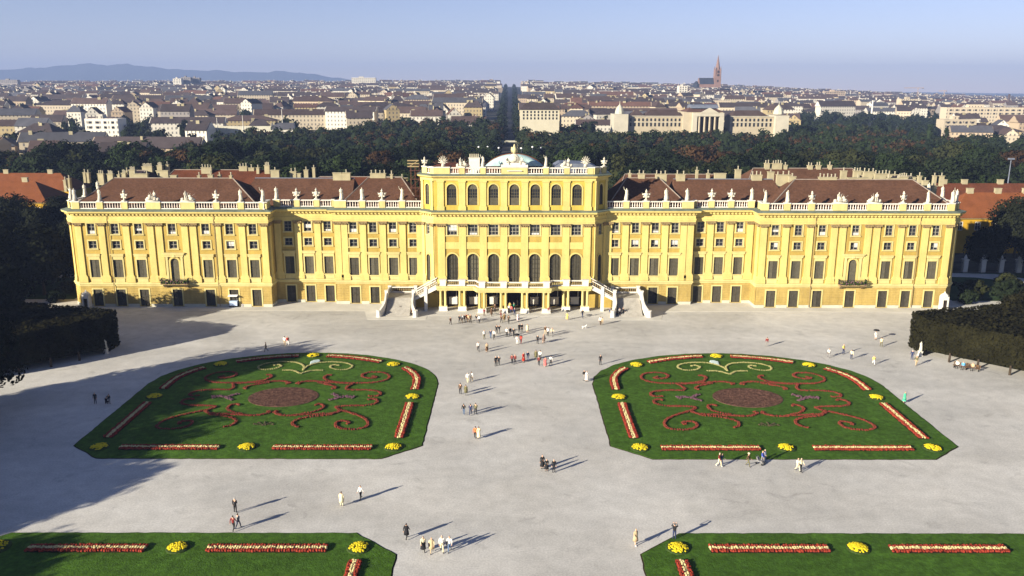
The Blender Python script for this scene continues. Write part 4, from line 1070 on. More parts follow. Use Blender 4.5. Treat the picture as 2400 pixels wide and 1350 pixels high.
def person(x, y, pose, top, bot, label, group=None, face=0.0, hair=0, h=1.0, shoes=None, skirt=None, coat=None, hat=None, bag=None, z=0.004, umbrella=None):
    o = bpy.data.objects.new('person', FIG[pose]); COL.objects.link(o)
    o.location = (x, y, z); o.rotation_euler = (0,0,face); o.scale = (h*1.08,h*1.08,h)
    for i, m in enumerate((SKINC, cloth(top), cloth(bot), M_SHOE if shoes is None else cloth(shoes), HAIRC[hair])):
        o.material_slots[i].link = 'OBJECT'; o.material_slots[i].material = m
    def kid(name, key, fn, m):
        if key not in _drape: _drape[key] = fn().mesh(name, None, True); _drape[key].materials.append(None)
        c = ob(name, _drape[key], o); c.material_slots[0].link = 'OBJECT'; c.material_slots[0].material = m; return c
    if skirt is not None: kid('skirt', 'skirt', skirt_mesh, cloth(skirt))
    if coat is not None: kid('coat', 'coat', coat_mesh, cloth(coat))
    if hat is not None:
        def hatf():
            m_ = MB(); m_.loft([(0,-.02,1.70,.16,.17),(0,-.02,1.715,.16,.17),(0,-.02,1.72,.105,.115),(0,-.02,1.80,.085,.09)], 10); return m_
        kid('hat', 'hat', hatf, cloth(hat))
    if bag is not None:
        def bagf():
            m_ = MB(); m_.box(-.31,-.20,-.16,.16,.78,1.05); m_.tube((-.25,-.1,1.05),(.08,-.05,1.47),.012,.012,4); m_.tube((-.25,.1,1.05),(.08,.06,1.47),.012,.012,4); return m_
        kid('shoulder_bag', 'bag', bagf, cloth(bag))
    if umbrella is not None:
        def umf():
            m_ = MB(); m_.loft([(-.1,-.2,1.95,.58,.58),(-.1,-.2,2.12,.42,.42),(-.1,-.2,2.22,.02,.02)], 10); m_.tube((-.1,-.2,1.0),(-.1,-.2,2.2),.012,.012,5); return m_
        kid('umbrella', 'umb', umf, cloth(umbrella))
    tag(o, label, 'person', group); return o

# ================================================================== statues
def robe_into(mb, mi=0, seed=0, w=1.0):
    n = 14; rg = random.Random(seed); ph = rg.uniform(0,6)
    rings = [(0,.30,.27),(.25,.27,.24),(.6,.235,.205),(.9,.21,.18),(1.15,.2,.16),(1.38,.205,.14),(1.5,.10,.09)]
    vs = []
    for i, (z_, rx, ry) in enumerate(rings):
        for k in range(n):
            a = 2*pi*k/n; q = 1+.12*sin(a*4+ph+z_*2.2)*(1-i/7); vs.append((rx*w*q*cos(a)+.05*sin(z_*2+ph), ry*w*q*sin(a), z_))
    mb.add(vs, [(i*n+k, i*n+(k+1)%n, (i+1)*n+(k+1)%n, (i+1)*n+k) for i in range(6) for k in range(n)]+[tuple((6*n+k) for k in range(n))], mi)
def mesh_into(mb, me, M):
    n = len(mb.v); mb.v += [tuple(M @ v.co) for v in me.vertices]
    for p in me.polygons: mb.f.append([i+n for i in p.vertices]); mb.m.append(0)
def st_figure(pose, seed, w=1.0):
    mb = MB(); mesh_into(mb, FIG[pose], Matrix.Identity(4)); robe_into(mb, 0, seed, w)
    mb.xform(Matrix.Scale(1.3,4)); mb.v = [(x*1.12,y*1.12,z_+.32) for x,y,z_ in mb.v]
    mb.box(-.42,.42,-.42,.42,0,.16); mb.loft([(0,0,.16,.38,.38),(0,0,.34,.33,.33)],10)
    return mb.mesh('statue', M_STATUE, True)
def st_trophy(seed):
    mb = MB(); mb.box(-.4,.4,-.4,.4,0,.2); mb.loft([(0,0,.2,.34,.34),(0,0,.45,.16,.16),(0,0,.7,.22,.2),(0,0,1.0,.4,.3),(0,0,1.4,.46,.3),(0,0,1.6,.28,.22),(0,0,1.68,.13,.13)], 12)
    mb.loft([(0,0,1.68,.13,.13),(0,-.02,1.8,.24,.27),(0,0,2.0,.24,.26),(0,.02,2.16,.12,.14)], 10); mb.blob((0,.08,2.2),.09,.26,.2)
    for s in (-1,1):
        mb.tube((s*.25,.05,.75),(s*.88,.0,1.62),.045,.03,5); mb.blob((s*.55,0,1.28),.32,.1,.24,n=8); mb.blob((s*.42,-.1,.8),.3,.12,.22,n=8)
    return mb.mesh('statue', M_STATUE, True)
def st_group(seed, mirror=1):
    mb = MB(); rg = random.Random(seed)
    mesh_into(mb, FIG['sit'], Matrix.Translation((mirror*.35,0,.35)) @ Matrix.Rotation(mirror*-.5,4,'Z') @ Matrix.Scale(1.35,4))
    robe = MB(); robe_into(robe, 0, seed, .9); robe.xform(Matrix.Translation((mirror*.35,.05,.3)) @ Matrix.Diagonal((1.5,1.35,.95,1))); mb.add(robe.v, robe.f)
    mb.blob((-mirror*.75,-.05,.55),.62,.4,.45,n=8,jit=.2,rg=rg); mb.blob((-mirror*1.15,0,.35),.45,.35,.32,n=7,jit=.2,rg=rg); mb.blob((mirror*1.0,0,.4),.4,.35,.4,n=7,jit=.2,rg=rg)
    for k in range(5): mb.tube((-mirror*.3+rg.uniform(-.5,.5),0,.5),(-mirror*.6+rg.uniform(-.9,.9),.0,1.7+rg.uniform(-.3,.3)),.04,.02,5)
    mb.blob((-mirror*.55,-.22,1.0),.34,.1,.42,n=8); mb.box(-1.35,1.35,-.42,.42,0,.2)
    return mb.mesh('statue_group', M_STATUE, True)
def st_palm(seed):
    mb = MB(); rg = random.Random(seed); mb.loft([(0,0,0,.4,.4),(0,0,.5,.34,.34),(0,0,1.0,.3,.28),(0,0,1.3,.2,.2)], 10)
    for k in range(9):
        a = pi*(k/8); mb.tube((0,0,.8),(1.0*cos(a),rg.uniform(-.25,.1),.9+1.3*sin(a)),.14,.06,6)
    for k in range(6): mb.blob((rg.uniform(-.45,.45),-.2,rg.uniform(.3,1.1)),.24,.18,.22,n=6)
    return mb.mesh('statue', M_STATUE, True)
SF = [st_figure('stand2',1), st_figure('raise',2), st_figure('akimbo',3), st_figure('dress',4,1.1), st_figure('photo',5)]
STR_ = st_trophy(1); SG = {1: st_group(3,1), -1: st_group(4,-1)}; SP = st_palm(3)
ZS = ZB+1.56
lab = []
def statue(me, x, y, z_, label, group='statues on the palace balustrade', rz=0.0, sc=1.0, name='statue'):
    o = ob(name, me, None, (x,y,z_), rz, (sc,)*3); tag(o, label, 'statue', group); return o
DESC = ['draped stone figure','stone figure with a raised arm','stone figure with hands on hips','cloaked stone figure','stone figure holding hands to its face']
for sx, side in ((-1,'left'),(1,'right')):
    seqP = [(84.0,0),(79.0,'t'),(60.4,'t'),(55.45,3),(50.95,1)]
    for i, (X, k) in enumerate(seqP):
        w = {84.0:'second from the outer corner',79.0:'third from the outer corner',60.4:'third from the inner corner',55.45:'second from the inner corner',50.95:'at the inner corner'}[X]
        me = STR_ if k == 't' else SF[k]
        statue(me, sx*X, .55, ZS, '%s on the %s end pavilion balustrade, %s' % ('trophy of stone armour' if k=='t' else DESC[k], side, w), rz=.3*sx)
    statue(SG[1], sx*73.2, .55, ZS, 'seated statue group on the outer wide pedestal of the %s end pavilion' % side, name='statue_group'); statue(SG[-1], sx*66.2, .55, ZS, 'seated statue group on the inner wide pedestal of the %s end pavilion' % side, name='statue_group')
    for X, k, w in ((49.3,0,'nearest the end pavilion'),(45.1,'t','second from the end pavilion'),(41.0,'t','third from the end pavilion')):
        statue(STR_ if k=='t' else SF[k], sx*X, 4.55, ZS, '%s on the %s recessed wing, %s' % ('trophy of stone armour' if k=='t' else DESC[k], side, w))
    for X, k, w in ((35.6,0,'farthest from the centre block'),(31.3,3,'third from the centre block'),(27.2,'t','second from the centre block'),(23.1,1,'nearest the centre block')):
        statue(STR_ if k=='t' else SF[k], sx*X, 3.25, ZS, '%s on the %s inner wing, %s' % ('trophy of stone armour' if k=='t' else DESC[k], side, w))
    statue(SF[3], sx*89.2, .9, ZS, 'cloaked stone figure on the outermost front corner of the %s end pavilion' % side); statue(SF[1], sx*91.0, 2.9, ZS, 'stone figure with raised arm behind the %s outer corner' % side)
    statue(SF[0], sx*91.15, 9.0, ZS, 'draped stone figure on the %s side balustrade behind the corner' % side); statue(SF[3], sx*91.15, 15.0, ZS, 'cloaked stone figure far back on the %s side balustrade' % side)
    # centre attic
    zt = 27.6+1.42
    statue(SP, sx*14.3, .55, zt, 'spiky stone trophy at the %s end of the attic balustrade' % side, 'attic trophies'); statue(SG[sx], sx*10.55, .55, zt, 'stone trophy group on the attic balustrade, middle of the %s half' % side, 'attic trophies', sc=.85, name='statue_group')
    statue(SF[1], sx*6.33, .55, zt, 'stone figure with raised arm on the attic balustrade %s of the crest' % side, 'attic trophies', rz=.4*sx, sc=.85)
    statue(STR_, sx*18.2, 2.2, zt, 'trophy of stone armour on the %s chamfered corner of the attic' % side, 'attic trophies', sc=.8)
def crest():
    e = empty('crest_sculpture', (0,.5,27.6+1.42)); e.scale = (1,1,.92)
    b = MB(); b.box(-2.7,2.7,-.5,.6,0,.5); b.box(-2.2,2.2,-.4,.55,.5,.9); b.box(-1.5,1.5,-.55,-.5,-.9,-.72); ob('crest_base', b.mesh('crest_base', M_WHITE), e)
    c = MB(); c.loft([(0,.1,.9,.95,.35),(0,.05,1.4,1.1,.32),(0,0,2.1,1.0,.28),(0,0,2.6,.6,.22),(0,0,2.9,.25,.2)], 14); c.blob((0,-.25,1.7),.6,.16,.75,n=10)
    for s in (-1,1):
        for k in range(5): c.tube((s*.7,0,1.1),(s*(1.3+.28*k),0,2.4-.36*k),.10,.05,6)
    ob('cartouche', c.mesh('cartouche', M_STATUE, True), e)
    for s in (-1,1):
        m_ = MB(); mesh_into(m_, FIG['sit'], Matrix.Translation((s*1.5,-.1,.5)) @ Matrix.Rotation(-s*.9,4,'Z') @ Matrix.Scale(1.25,4)); m_.blob((s*1.7,0,.9),.6,.4,.4,n=8)
        ob('seated_figure', m_.mesh('seated_figure', M_STATUE, True), e)
    g = MB(); g.loft([(0,0,2.85,.3,.26),(0,0,3.3,.42,.36),(0,-.05,3.9,.5,.4),(0,-.02,4.3,.3,.26),(0,-.1,4.55,.2,.2),(0,-.15,4.8,.16,.18),(0,-.1,4.95,.06,.06)], 10)
    for s in (-1,1):
        g.add([(s*.3,.1,4.1),(s*.62,.05,4.35),(s*.72,.05,3.7),(s*.62,.08,3.05),(s*.3,.12,3.2),(s*.3,.25,4.1),(s*.62,.2,4.35),(s*.72,.2,3.7),(s*.62,.22,3.05),(s*.3,.28,3.2)],
              [(0,1,2,3,4),(9,8,7,6,5),(0,5,6,1),(1,6,7,2),(2,7,8,3),(3,8,9,4)])
    g.tube((-.2,-.1,2.9),(.1,-.1,3.4),.1,.12,6)
    ob('eagle', g.mesh('eagle', mat('gilded_stone',(.46,.40,.22),.7,.2,3), True), e)
    tag(e, 'stone crest with seated figures and an eagle crowning the attic centre', 'sculpture')
crest()
# herms at the hedge ends and the two sentry boxes
def garden_statue(px, py, label, h=1.0):
    p = at(px, py); e = empty('garden_statue', (p.x,p.y,.004)); e.scale = (.66,.66,.66)
    b = MB(); b.box(-.55,.55,-.55,.55,0,.25); b.box(-.42,.42,-.42,.42,.25,1.15); b.box(-.52,.52,-.52,.52,1.15,1.3); ob('statue_plinth', b.mesh('statue_plinth', M_WHITE), e)
    ob('figure', SF[0], e, (0,0,1.3)); tag(e, label, 'statue', 'white statues at the hedge ends')
garden_statue(249, 829, 'white garden statue in the shade at the left hedge end')
garden_statue(2156, 834, 'white garden statue in the sun at the right hedge end')
def sentry(x, y, label):
    e = empty('sentry_box', (x,y,.03)); b = MB()
    w, d, h = 1.35, 1.3, 2.9
    b.box(-w/2,w/2,d/2-.1,d/2,0,h); b.box(-w/2,-w/2+.12,-d/2,d/2-.1,0,h); b.box(w/2-.12,w/2,-d/2,d/2-.1,0,h); b.box(-w/2+.12,w/2-.12,-d/2,-d/2+.1,2.2,h)
    b.box(-w/2+.12,-.4,-d/2,-d/2+.1,0,2.2); b.box(.4,w/2-.12,-d/2,-d/2+.1,0,2.2)
    ob('box_walls', b.mesh('box_walls', M_WHITE), e)
    r = MB(); r.loft([(0,0,h,.85,.82),(0,0,h+.15,.85,.82),(0,0,h+.45,.6,.58),(0,0,h+.75,.12,.12),(0,0,h+1.0,.1,.1)], 8, ph=pi/8); ob('box_roof', r.mesh('box_roof', M_WHITE), e)
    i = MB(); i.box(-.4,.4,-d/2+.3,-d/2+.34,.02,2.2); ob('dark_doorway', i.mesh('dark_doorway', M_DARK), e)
    tag(e, label, 'sentry box', 'sentry boxes')
sentry(-87.9,-1.6,'small grey white sentry box at the left palace corner'); sentry(88.7,-1.6,'small white sentry box at the right palace corner')
# kiosk cart by the left pavilion
def kiosk():
    p = at(549, 719.5); e = empty('vending_cart', (p.x,p.y,.03))
    b = MB(); b.box(-.8,.8,-.5,.5,.35,1.25); b.box(-.85,.85,-.55,.55,1.25,1.33); ob('cart_body', b.mesh('cart_body', mat('pale_blue_paint',(.42,.52,.68),.5,.08,2)), e)
    a = MB(); a.prism_x([(-.75,2.35),(.75,2.35),(.75,2.42),(0,2.62),(-.75,2.42)],-.95,.95); ob('awning', a.mesh('awning', mat('white_canvas',(.75,.74,.7),.9,.05,3)), e)
    for x in (-.75,.75):
        for y in (-.45,.45):
            q = MB(); q.tube((x,y,1.33),(x,y,2.4),.03,.03,6); ob('awning_post', q.mesh('awning_post', M_ZINC), e)
    for x in (-.82,.82):
        q = MB(); q.tube((x-.04,0,.35),(x+.04,0,.35),.35,.35,14); ob('wheel', q.mesh('wheel', M_IRON), e)
    tag(e, 'pale blue vending cart with white awning beside the left pavilion', 'cart')
    q = at(570, 718.5); o = MB(); o.loft([(0,0,0,.4,.35),(0,0,.2,.46,.4),(0,0,.55,.4,.36),(0,0,.62,.2,.2)],10)
    c = ob('waste_bin', o.mesh('waste_bin', mat('grey_bin',(.3,.28,.28),.6,.1,2)), None, (q.x,q.y,.03)); tag(c, 'low grey bin beside the blue vending cart', 'bin')
kiosk()
# scaffold between left wing roof and centre block
def scaffold():
    e = empty('scaffold_tower', (-20.6,6.2,20.5)); M = mat('rusty_scaffold',(.10,.045,.028),.8,.2,2); T = mat('new_timber',(.28,.21,.11),.85,.1,2)
    for x in (-.9,0.0,.9):
        for y in (-.7,.7):
            q = MB(); q.tube((x,y,0),(x,y,8.6),.05,.05,6); ob('scaffold_pole', q.mesh('scaffold_pole', M), e)
    for z_ in (1.8,3.6,5.4,7.2):
        q = MB(); q.box(-1.1,1.1,-.75,.75,z_,z_+.06); ob('scaffold_board', q.mesh('scaffold_board', M), e)
        q = MB(); q.tube((-.9,-.72,z_-1.7),(.9,-.72,z_),.04,.04,5); ob('brace', q.mesh('brace', M), e)
    for z_ in (8.0,8.6,9.2):
        q = MB(); q.box(-1.5,.9,-.8,-.72,z_,z_+.22); ob('timber_board', q.mesh('timber_board', T), e)
    q = MB(); q.tube((-1.2,-.76,8.0),(.9,-.76,9.4),.08,.08,5); ob('timber_brace', q.mesh('timber_brace', T), e)
    tag(e, 'rust brown scaffold tower with pale boards left of the attic', 'scaffold')
scaffold()
# ================================================================== visitors, placed on the court
BLK=(.02,.02,.022); NAV=(.03,.04,.09); BRN=(.10,.06,.035); DRED=(.17,.03,.028); RED=(.50,.05,.03); WHT=(.72,.70,.64); CRM=(.68,.60,.38); OLV=(.13,.12,.06); TAN=(.45,.34,.20); GRY=(.22,.21,.2); BLU=(.07,.10,.42); JEAN=(.10,.15,.24); PNK=(.55,.13,.12); GRN=(.08,.42,.26); YEL=(.66,.50,.14); ORG=(.6,.16,.05)
W1='walk'; W2='walk2'; ST1='stand'; ST2='stand2'; PH='photo'; DR='dress'; DW='dressw'
def pp(px, py, pose, top, bot, label, group=None, **k):
    p = at(px, py); return person(p.x, p.y, pose, top, bot, label, group, **k)
rp = random.Random(12)
G = 'visitors near the front lawns'
pp(953,1263,W1,BLK,BLK,'person in long black coat walking past the near left lawn corner',G,coat=BLK,face=2.8,h=1.02)
pp(992,1292,W1,CRM,BLK,'person in cream jacket and black skirt, first of four abreast',G,skirt=BLK,face=.2,hair=0,h=.97)
pp(1012,1296,W2,CRM,TAN,'person in beige coat with dark bag, second of four abreast',G,coat=TAN,face=.1,hair=3,bag=BLK,h=1.0)
pp(1036,1293,W1,WHT,CRM,'person all in pale clothes, third of four abreast',G,face=.1,hair=1,h=1.06)
pp(1054,1293,W2,WHT,JEAN,'person in black open jacket and jeans, rightmost of four abreast',G,face=.0,hair=0,h=1.02,bag=BLK)
pp(1489,1278,DW,TAN,TAN,'person in tan raincoat and white shoes walking near the right front lawn',G,coat=TAN,shoes=WHT,face=.6,hair=3,h=1.06)
pp(1580,1264,PH,BLK,NAV,'person in black top taking a photo at the near right lawn corner',G,face=2.9,h=1.04)
pp(552,1202,ST2,BLK,BLK,'person in black, rear one of three left of centre',G,face=2.9,hair=1,h=1.04)
pp(548,1244,W1,DRED,BLK,'person in dark red top, left one of the pair nearest the left lawn',G,face=2.9,h=1.02)
pp(559,1238,W2,GRY,NAV,'person in grey and navy, right one of the pair nearest the left lawn',G,face=2.8,h=1.0)
pp(801,1186,ST1,CRM,CRM,'person in cream coat walking left of the central axis',G,coat=CRM,face=3.0,hair=2,h=1.0)
pp(846,1170,W1,WHT,BLK,'person in white jacket and dark trousers beside the cream coat',G,face=-.5,hair=0,h=.98)
pp(1271,1098,DR,BLK,BLK,'tall person in long dark dress, leftmost of three in black',G,skirt=BLK,face=.2,hair=2,h=1.03)
pp(1281,1104,DR,BLK,BLK,'shorter person in dark dress, middle of three in black',G,skirt=BLK,face=.1,hair=0,h=.92)
pp(1298,1107,ST1,BLK,BLK,'person in black suit, rightmost of three in black',G,face=.0,hair=1,h=.98)
pp(1685,1093,W1,DRED,CRM,'person in dark red jacket and cream trousers at the right lawn edge',G,shoes=WHT,face=.9,hair=1,h=1.05)
pp(1691,1091,W2,NAV,NAV,'person in navy half hidden behind the dark red jacket',G,face=.9,h=.95)
pp(1753,1093,W2,BRN,OLV,'person striding in brown jacket and pale cap at the right lawn edge',G,hat=CRM,face=.9,h=1.0)
pp(1786,1086,W1,BLU,GRY,'person in bright blue top pushing a pushchair by the right lawn',G,face=.8,hair=3,h=.98)
pp(1791,1084,ST2,(.5,.5,.66),JEAN,'person in pale blue top next to the bright blue top',G,face=.8,hair=1,h=1.0)
pp(1869,1104,W1,WHT,CRM,'person all in white, left one of the pair by the right lawn corner',G,face=.4,hair=0,h=1.0)
pp(1876,1105,W2,CRM,BLK,'person in white top and black trousers by the right lawn corner',G,face=.5,hair=1,h=1.02)
pp(1114,1028,W1,ORG,BLK,'person in orange red jacket walking up the central walk',G,face=3.1,h=1.02)
pp(1122,1028,DW,CRM,CRM,'person in cream dress beside the orange red jacket',G,skirt=CRM,face=3.1,hair=2,h=.98)
pp(1087,972,W1,BLK,JEAN,'person in black top, left of three on the central walk',G,face=3.0,h=.98)
pp(1103,973,W2,NAV,NAV,'person in navy, middle of three on the central walk',G,face=3.1,h=1.0)
pp(1115,972,ST2,OLV,BLK,'person in dark olive jacket, right of three on the central walk',G,face=3.0,h=1.02)
pp(1079,924,ST2,BRN,BLK,'person in brown jacket, left of a pair on the central walk',G,face=2.9,h=1.04)
pp(1092,927,ST1,OLV,GRY,'person in olive coat, right of a pair on the central walk',G,coat=OLV,face=2.9,h=1.0)
pp(1096,897,W1,WHT,CRM,'person in white with pale trousers, left of the white pair',G,face=3.0,hair=1,h=.98)
pp(1105,895,W2,WHT,TAN,'person in white top and tan trousers, right of the white pair',G,face=3.0,hair=2,h=1.0)
pp(1369,892,ST2,BLK,GRY,'person in black beside the tip of the right lawn',G,face=.3,h=1.0)
pp(1375,894,DR,WHT,WHT,'person in white dress beside the tip of the right lawn',G,skirt=WHT,face=.2,hair=0,h=1.0)
pp(1407,855,ST1,BLK,BLK,'lone person in black at the rear corner of the right lawn',G,face=.2,hair=2,h=1.02)
G = 'visitors in the middle of the court'
for px,py,po,t,b,l,k in [
 (1162,858,ST1,BLK,BLK,'person in black, left of the black pair below the crowd',dict()),(1169,857,ST2,BLK,BLK,'person in black, right of the black pair below the crowd',dict(hair=1)),
 (1200,853,W1,DRED,BLK,'person in dark red jacket, left of two alike',dict()),(1207,853,W2,DRED,BLK,'person in dark red jacket, right of two alike',dict(hair=2)),
 (1227,849,DW,RED,RED,'person in bright red skirt suit in the middle of the court',dict(skirt=RED)),(1237,846,ST2,NAV,(.5,.52,.6),'person in navy top and pale trousers beside the red skirt suit',dict(hair=3)),
 (1256,843,ST1,OLV,OLV,'person in olive coat behind the white shirt',dict(coat=OLV)),(1266,845,ST2,WHT,BLK,'person in white shirt at the right end of the row',dict(hair=0,h=1.06)),
 (1263,857,W1,DRED,BLK,'person in dark brown red in front of the white shirt',dict()),(1278,860,DW,PNK,PNK,'person in coral pink dress at the right of the row',dict(skirt=PNK,hair=3)),
 (1291,856,W2,WHT,BLK,'person in white blouse and black trousers, rightmost of the row',dict(hair=0)),
 (1121,823,W1,WHT,BLK,'person in white top and black trousers left of the crowd',dict(hair=0)),(1141,825,DW,TAN,BRN,'person in tan top and dark brown skirt left of the crowd',dict(skirt=BRN,hair=2)),
 (1135,795,ST1,WHT,OLV,'person in white top and olive trousers at the left of the crowd',dict(hair=2)),(1150,793,W1,NAV,JEAN,'person in navy next to the olive trousers',dict()),(1158,795,W2,WHT,BLK,'person with white top and black trousers stooping in the crowd',dict(hair=1)),
 (1164,782,ST2,BLK,BLK,'person in black behind the stooping white top',dict()),(1170,783,PH,BLK,GRY,'person in black jacket and grey trousers with raised arms',dict(hair=0)),
 (1188,789,ST1,WHT,BLK,'person with white sleeves and black clothes in the crowd centre',dict(hair=1)),(1196,787,ST2,BLK,BLK,'shorter person in black in the crowd centre',dict(h=.95)),(1204,790,W1,BLK,BLK,'person in black walking in the crowd centre',dict()),
 (1217,779,ST1,BLK,BLK,'person in black, left of the rear black pair',dict(hair=2)),(1223,779,ST2,BLK,BLK,'person in black, right of the rear black pair',dict()),(1236,780,DR,CRM,BLK,'person in long cream jacket at the right of the crowd',dict(coat=CRM,hair=2)),
 (1212,807,'stand2',WHT,WHT,'person in white carrying a black umbrella',dict(umbrella=BLK,hair=0,h=.93)),(1221,806,W1,RED,DRED,'person in scarlet top beside the black umbrella',dict(hair=3)),
 (1260,806,ST1,BLK,BLK,'person in black right of the scarlet top',dict(hair=1)),(1274,805,DW,GRY,BRN,'person in grey brown coat right of the scarlet top',dict(coat=(.2,.14,.11),hair=3)),
 (1278,785,ST2,BRN,TAN,'person in brown at the left of the far right trio',dict()),(1284,788,PH,WHT,BLK,'person in black and white in the middle of the far right trio',dict(hair=0)),(1294,788,W2,CRM,GRY,'person in cream top in the far right trio',dict(hair=0)),
 (1056,761,W1,BRN,BLK,'lone dark figure left of the crowd by the steps',dict(h=.9)),
 (1077,758,ST2,BLK,BLK,'person with pale collar and black clothes, first of a cluster',dict(hair=3)),(1083,757,W1,WHT,BRN,'person in white top in the left cluster',dict()),(1089,756,ST1,BRN,BLK,'person in brown jacket in the left cluster',dict(hair=1)),(1094,755,ST2,ORG,BRN,'person in orange top in the left cluster',dict(hair=2)),(1098,756,W2,TAN,BRN,'person in tan top in the left cluster',dict()),(1103,757,ST1,BRN,BLK,'person in dark brown, rightmost of the left cluster',dict()),
 (1117,757,ST2,BLK,GRY,'person in black beside the white shirt left of the entrance',dict(hair=3)),(1123,758,W1,WHT,BLK,'person in bright white shirt left of the entrance',dict(hair=0)),
 (1135,741,ST1,DRED,BRN,'person in dark red just left of the entrance arcade',dict()),(1152,741,W2,BRN,BRN,'person in brown walking before the arcade',dict(coat=BRN)),(1160,732,ST2,BRN,BLK,'person in brown close to the arcade columns',dict()),(1174,743,W1,BRN,DRED,'person in red brown by the arcade columns',dict()),
 (1175,757,W2,BRN,BLK,'person in dark brown, left of three before the entrance',dict()),(1182,754,ST1,OLV,OLV,'person in olive brown coat, middle of three before the entrance',dict(coat=(.16,.10,.04))),(1192,759,W1,BRN,BLK,'person in dark brown, right of three before the entrance',dict(h=1.05)),
 (1214,753,ST2,WHT,(.65,.5,.48),'person in white blouse and pale pink skirt before the entrance',dict(skirt=(.65,.5,.48),hair=0)),
 (1192,733,ST1,WHT,GRY,'person in white shirt at the entrance, left of three',dict(hair=3)),(1198,735,W2,PNK,NAV,'person in pink top at the entrance, middle of three',dict()),(1206,741,W1,NAV,NAV,'person in navy at the entrance, right of three',dict(hair=1)),
 (1204,728,ST2,GRN,BLK,'person in green top inside the entrance bay',dict(hair=1)),(1195,727,ST1,YEL,BLK,'person in yellow top inside the entrance bay',dict(hair=3)),
 (1286,737,W1,DRED,(.4,.4,.42),'person in dark red top beside an arcade column',dict(hair=3)),
 (1329,750,DR,YEL,YEL,'person in pale yellow with a black sun shade near the arcade',dict(umbrella=BLK,skirt=YEL,h=.9)),(1365,745,W2,BLK,NAV,'person in black right of the arcade',dict(hair=0,h=1.02)),
 (1407,762,W1,WHT,BRN,'person in white top and brown trousers striding left of the right stairs',dict(hair=0,h=1.02)),(1411,762,W2,TAN,TAN,'person in tan beside the striding white top',dict(h=.95))]:
    k = dict(k); k.setdefault('h', rp.uniform(.96,1.04)); pp(px,py,po,t,b,l,G,face=k.pop('face', rp.choice((0.1,3.0,2.8,-.2,.5))),**k)
G = 'visitors by the stairs and hedges'
for px,py,po,t,b,l,k in [
 (938,735,W1,(.3,.2,.36),WHT,'person in mauve top at the foot of the left stairs',dict(h=.95)),(966,739,'sit',BRN,BLK,'person in brown sitting at the left stair parapet end',dict()),(973,739,ST2,BLK,BLK,'person in black standing by the left stair parapet',dict()),
 (1442,733,'sit',DRED,BLK,'person in dark red sitting by the right stair parapet',dict()),(1452,741,W1,GRY,BRN,'person in grey top at the foot of the right stairs',dict()),(1460,740,W2,BLK,BLK,'person in black at the foot of the right stairs',dict()),(1429,735,'crouch',NAV,GRY,'person crouching left of the right stair foot',dict()),(1490,735,'crouch',BLK,NAV,'person crouching right of the right stairs',dict()),
 (624,824,W1,BRN,OLV,'lone person in brown walking near the rear of the left lawn',dict(face=-1.4)),(668,810,ST2,WHT,TAN,'person in white at the left of the pair behind the left lawn',dict()),(675,810,W1,RED,WHT,'person in red and white at the right of the pair behind the left lawn',dict(hair=3)),
 (224,946,ST1,BLK,BLK,'dark figure standing in tree shade left of the left lawn',dict()),(249,948,'crouch',BLK,BLK,'dark figure crouching in tree shade left of the left lawn',dict()),(257,947,ST2,BLK,GRY,'dark figure bending beside the crouching one in tree shade',dict(h=.9)),
 (1797,812,ST1,DRED,GRY,'lone person in dark red top behind the right lawn',dict()),(1942,838,W1,WHT,GRY,'person in white with black bag behind the right lawn',dict(bag=BLK,hair=0)),(1976,830,ST2,YEL,NAV,'person in yellow top and navy trousers behind the right lawn',dict(hair=3)),(1995,842,W2,CRM,NAV,'person in cream top striding behind the right lawn',dict(hair=2)),(2047,855,W1,YEL,WHT,'person in ochre top walking alone behind the right lawn',dict(hair=0,h=.95)),
 (2052,796,DR,WHT,WHT,'person in pale clothes carrying a black umbrella on the right court',dict(umbrella=BLK,h=.92)),(2065,813,W1,CRM,OLV,'person in cream and olive beside the black umbrella',dict(hair=2)),
 (2137,843,ST1,NAV,NAV,'person in navy at the right hedge corner',dict(hair=1)),(2147,857,W2,OLV,TAN,'person in olive and tan walking by the right hedge statue',dict(hair=3)),
 (2119,944,DR,GRN,GRN,'person in mint green dress by the outer edge of the right lawn',dict(skirt=GRN,coat=GRN,hair=0,face=.6))]:
    k = dict(k); k.setdefault('h', rp.uniform(.96,1.04)); pp(px,py,po,t,b,l,G,face=k.pop('face', rp.choice((0.1,3.0,2.8,-.2,.5))),**k)
# bench with three sitters under the right hedge
def bench(px, py, label, rz):
    p = at(px, py); e = empty('park_bench', (p.x,p.y,.004), rz); M = mat('bench_wood',(.13,.075,.04),.8,.15,3)
    for k in range(4): q = MB(); q.box(-1.1,1.1,-.22+k*.125,-.12+k*.125,.42,.46); ob('seat_slat', q.mesh('seat_slat', M), e)
    for k in range(3): q = MB(); q.box(-1.1,1.1,.28,.32,.56+k*.15,.66+k*.15); ob('back_slat', q.mesh('back_slat', M), e)
    for x in (-.9,.9): q = MB(); q.box(x-.04,x+.04,-.22,.32,0,.42); q.box(x-.04,x+.04,.24,.275,.42,1.0); ob('leg', q.mesh('leg', M_IRON), e)
    tag(e, label, 'bench', 'benches under the right hedge'); return p
b1 = bench(2250,864,'left wooden bench under the right hedge',-.75); b2 = bench(2279,868,'right wooden bench under the right hedge',-.75)
for bp, dx, t, l in ((b1,-.45,WHT,'person in white sitting on the left bench under the right hedge'),(b1,.4,(.1,.3,.5),'person in teal blue sitting on the left bench under the right hedge'),(b2,0,TAN,'person in tan sitting on the right bench under the right hedge')):
    d = Vector((cos(-.75),sin(-.75))); person(bp.x+d.x*dx, bp.y+d.y*dx, 'sit', t, BLK, l, 'sitters on the benches', face=-.75, h=1.0)
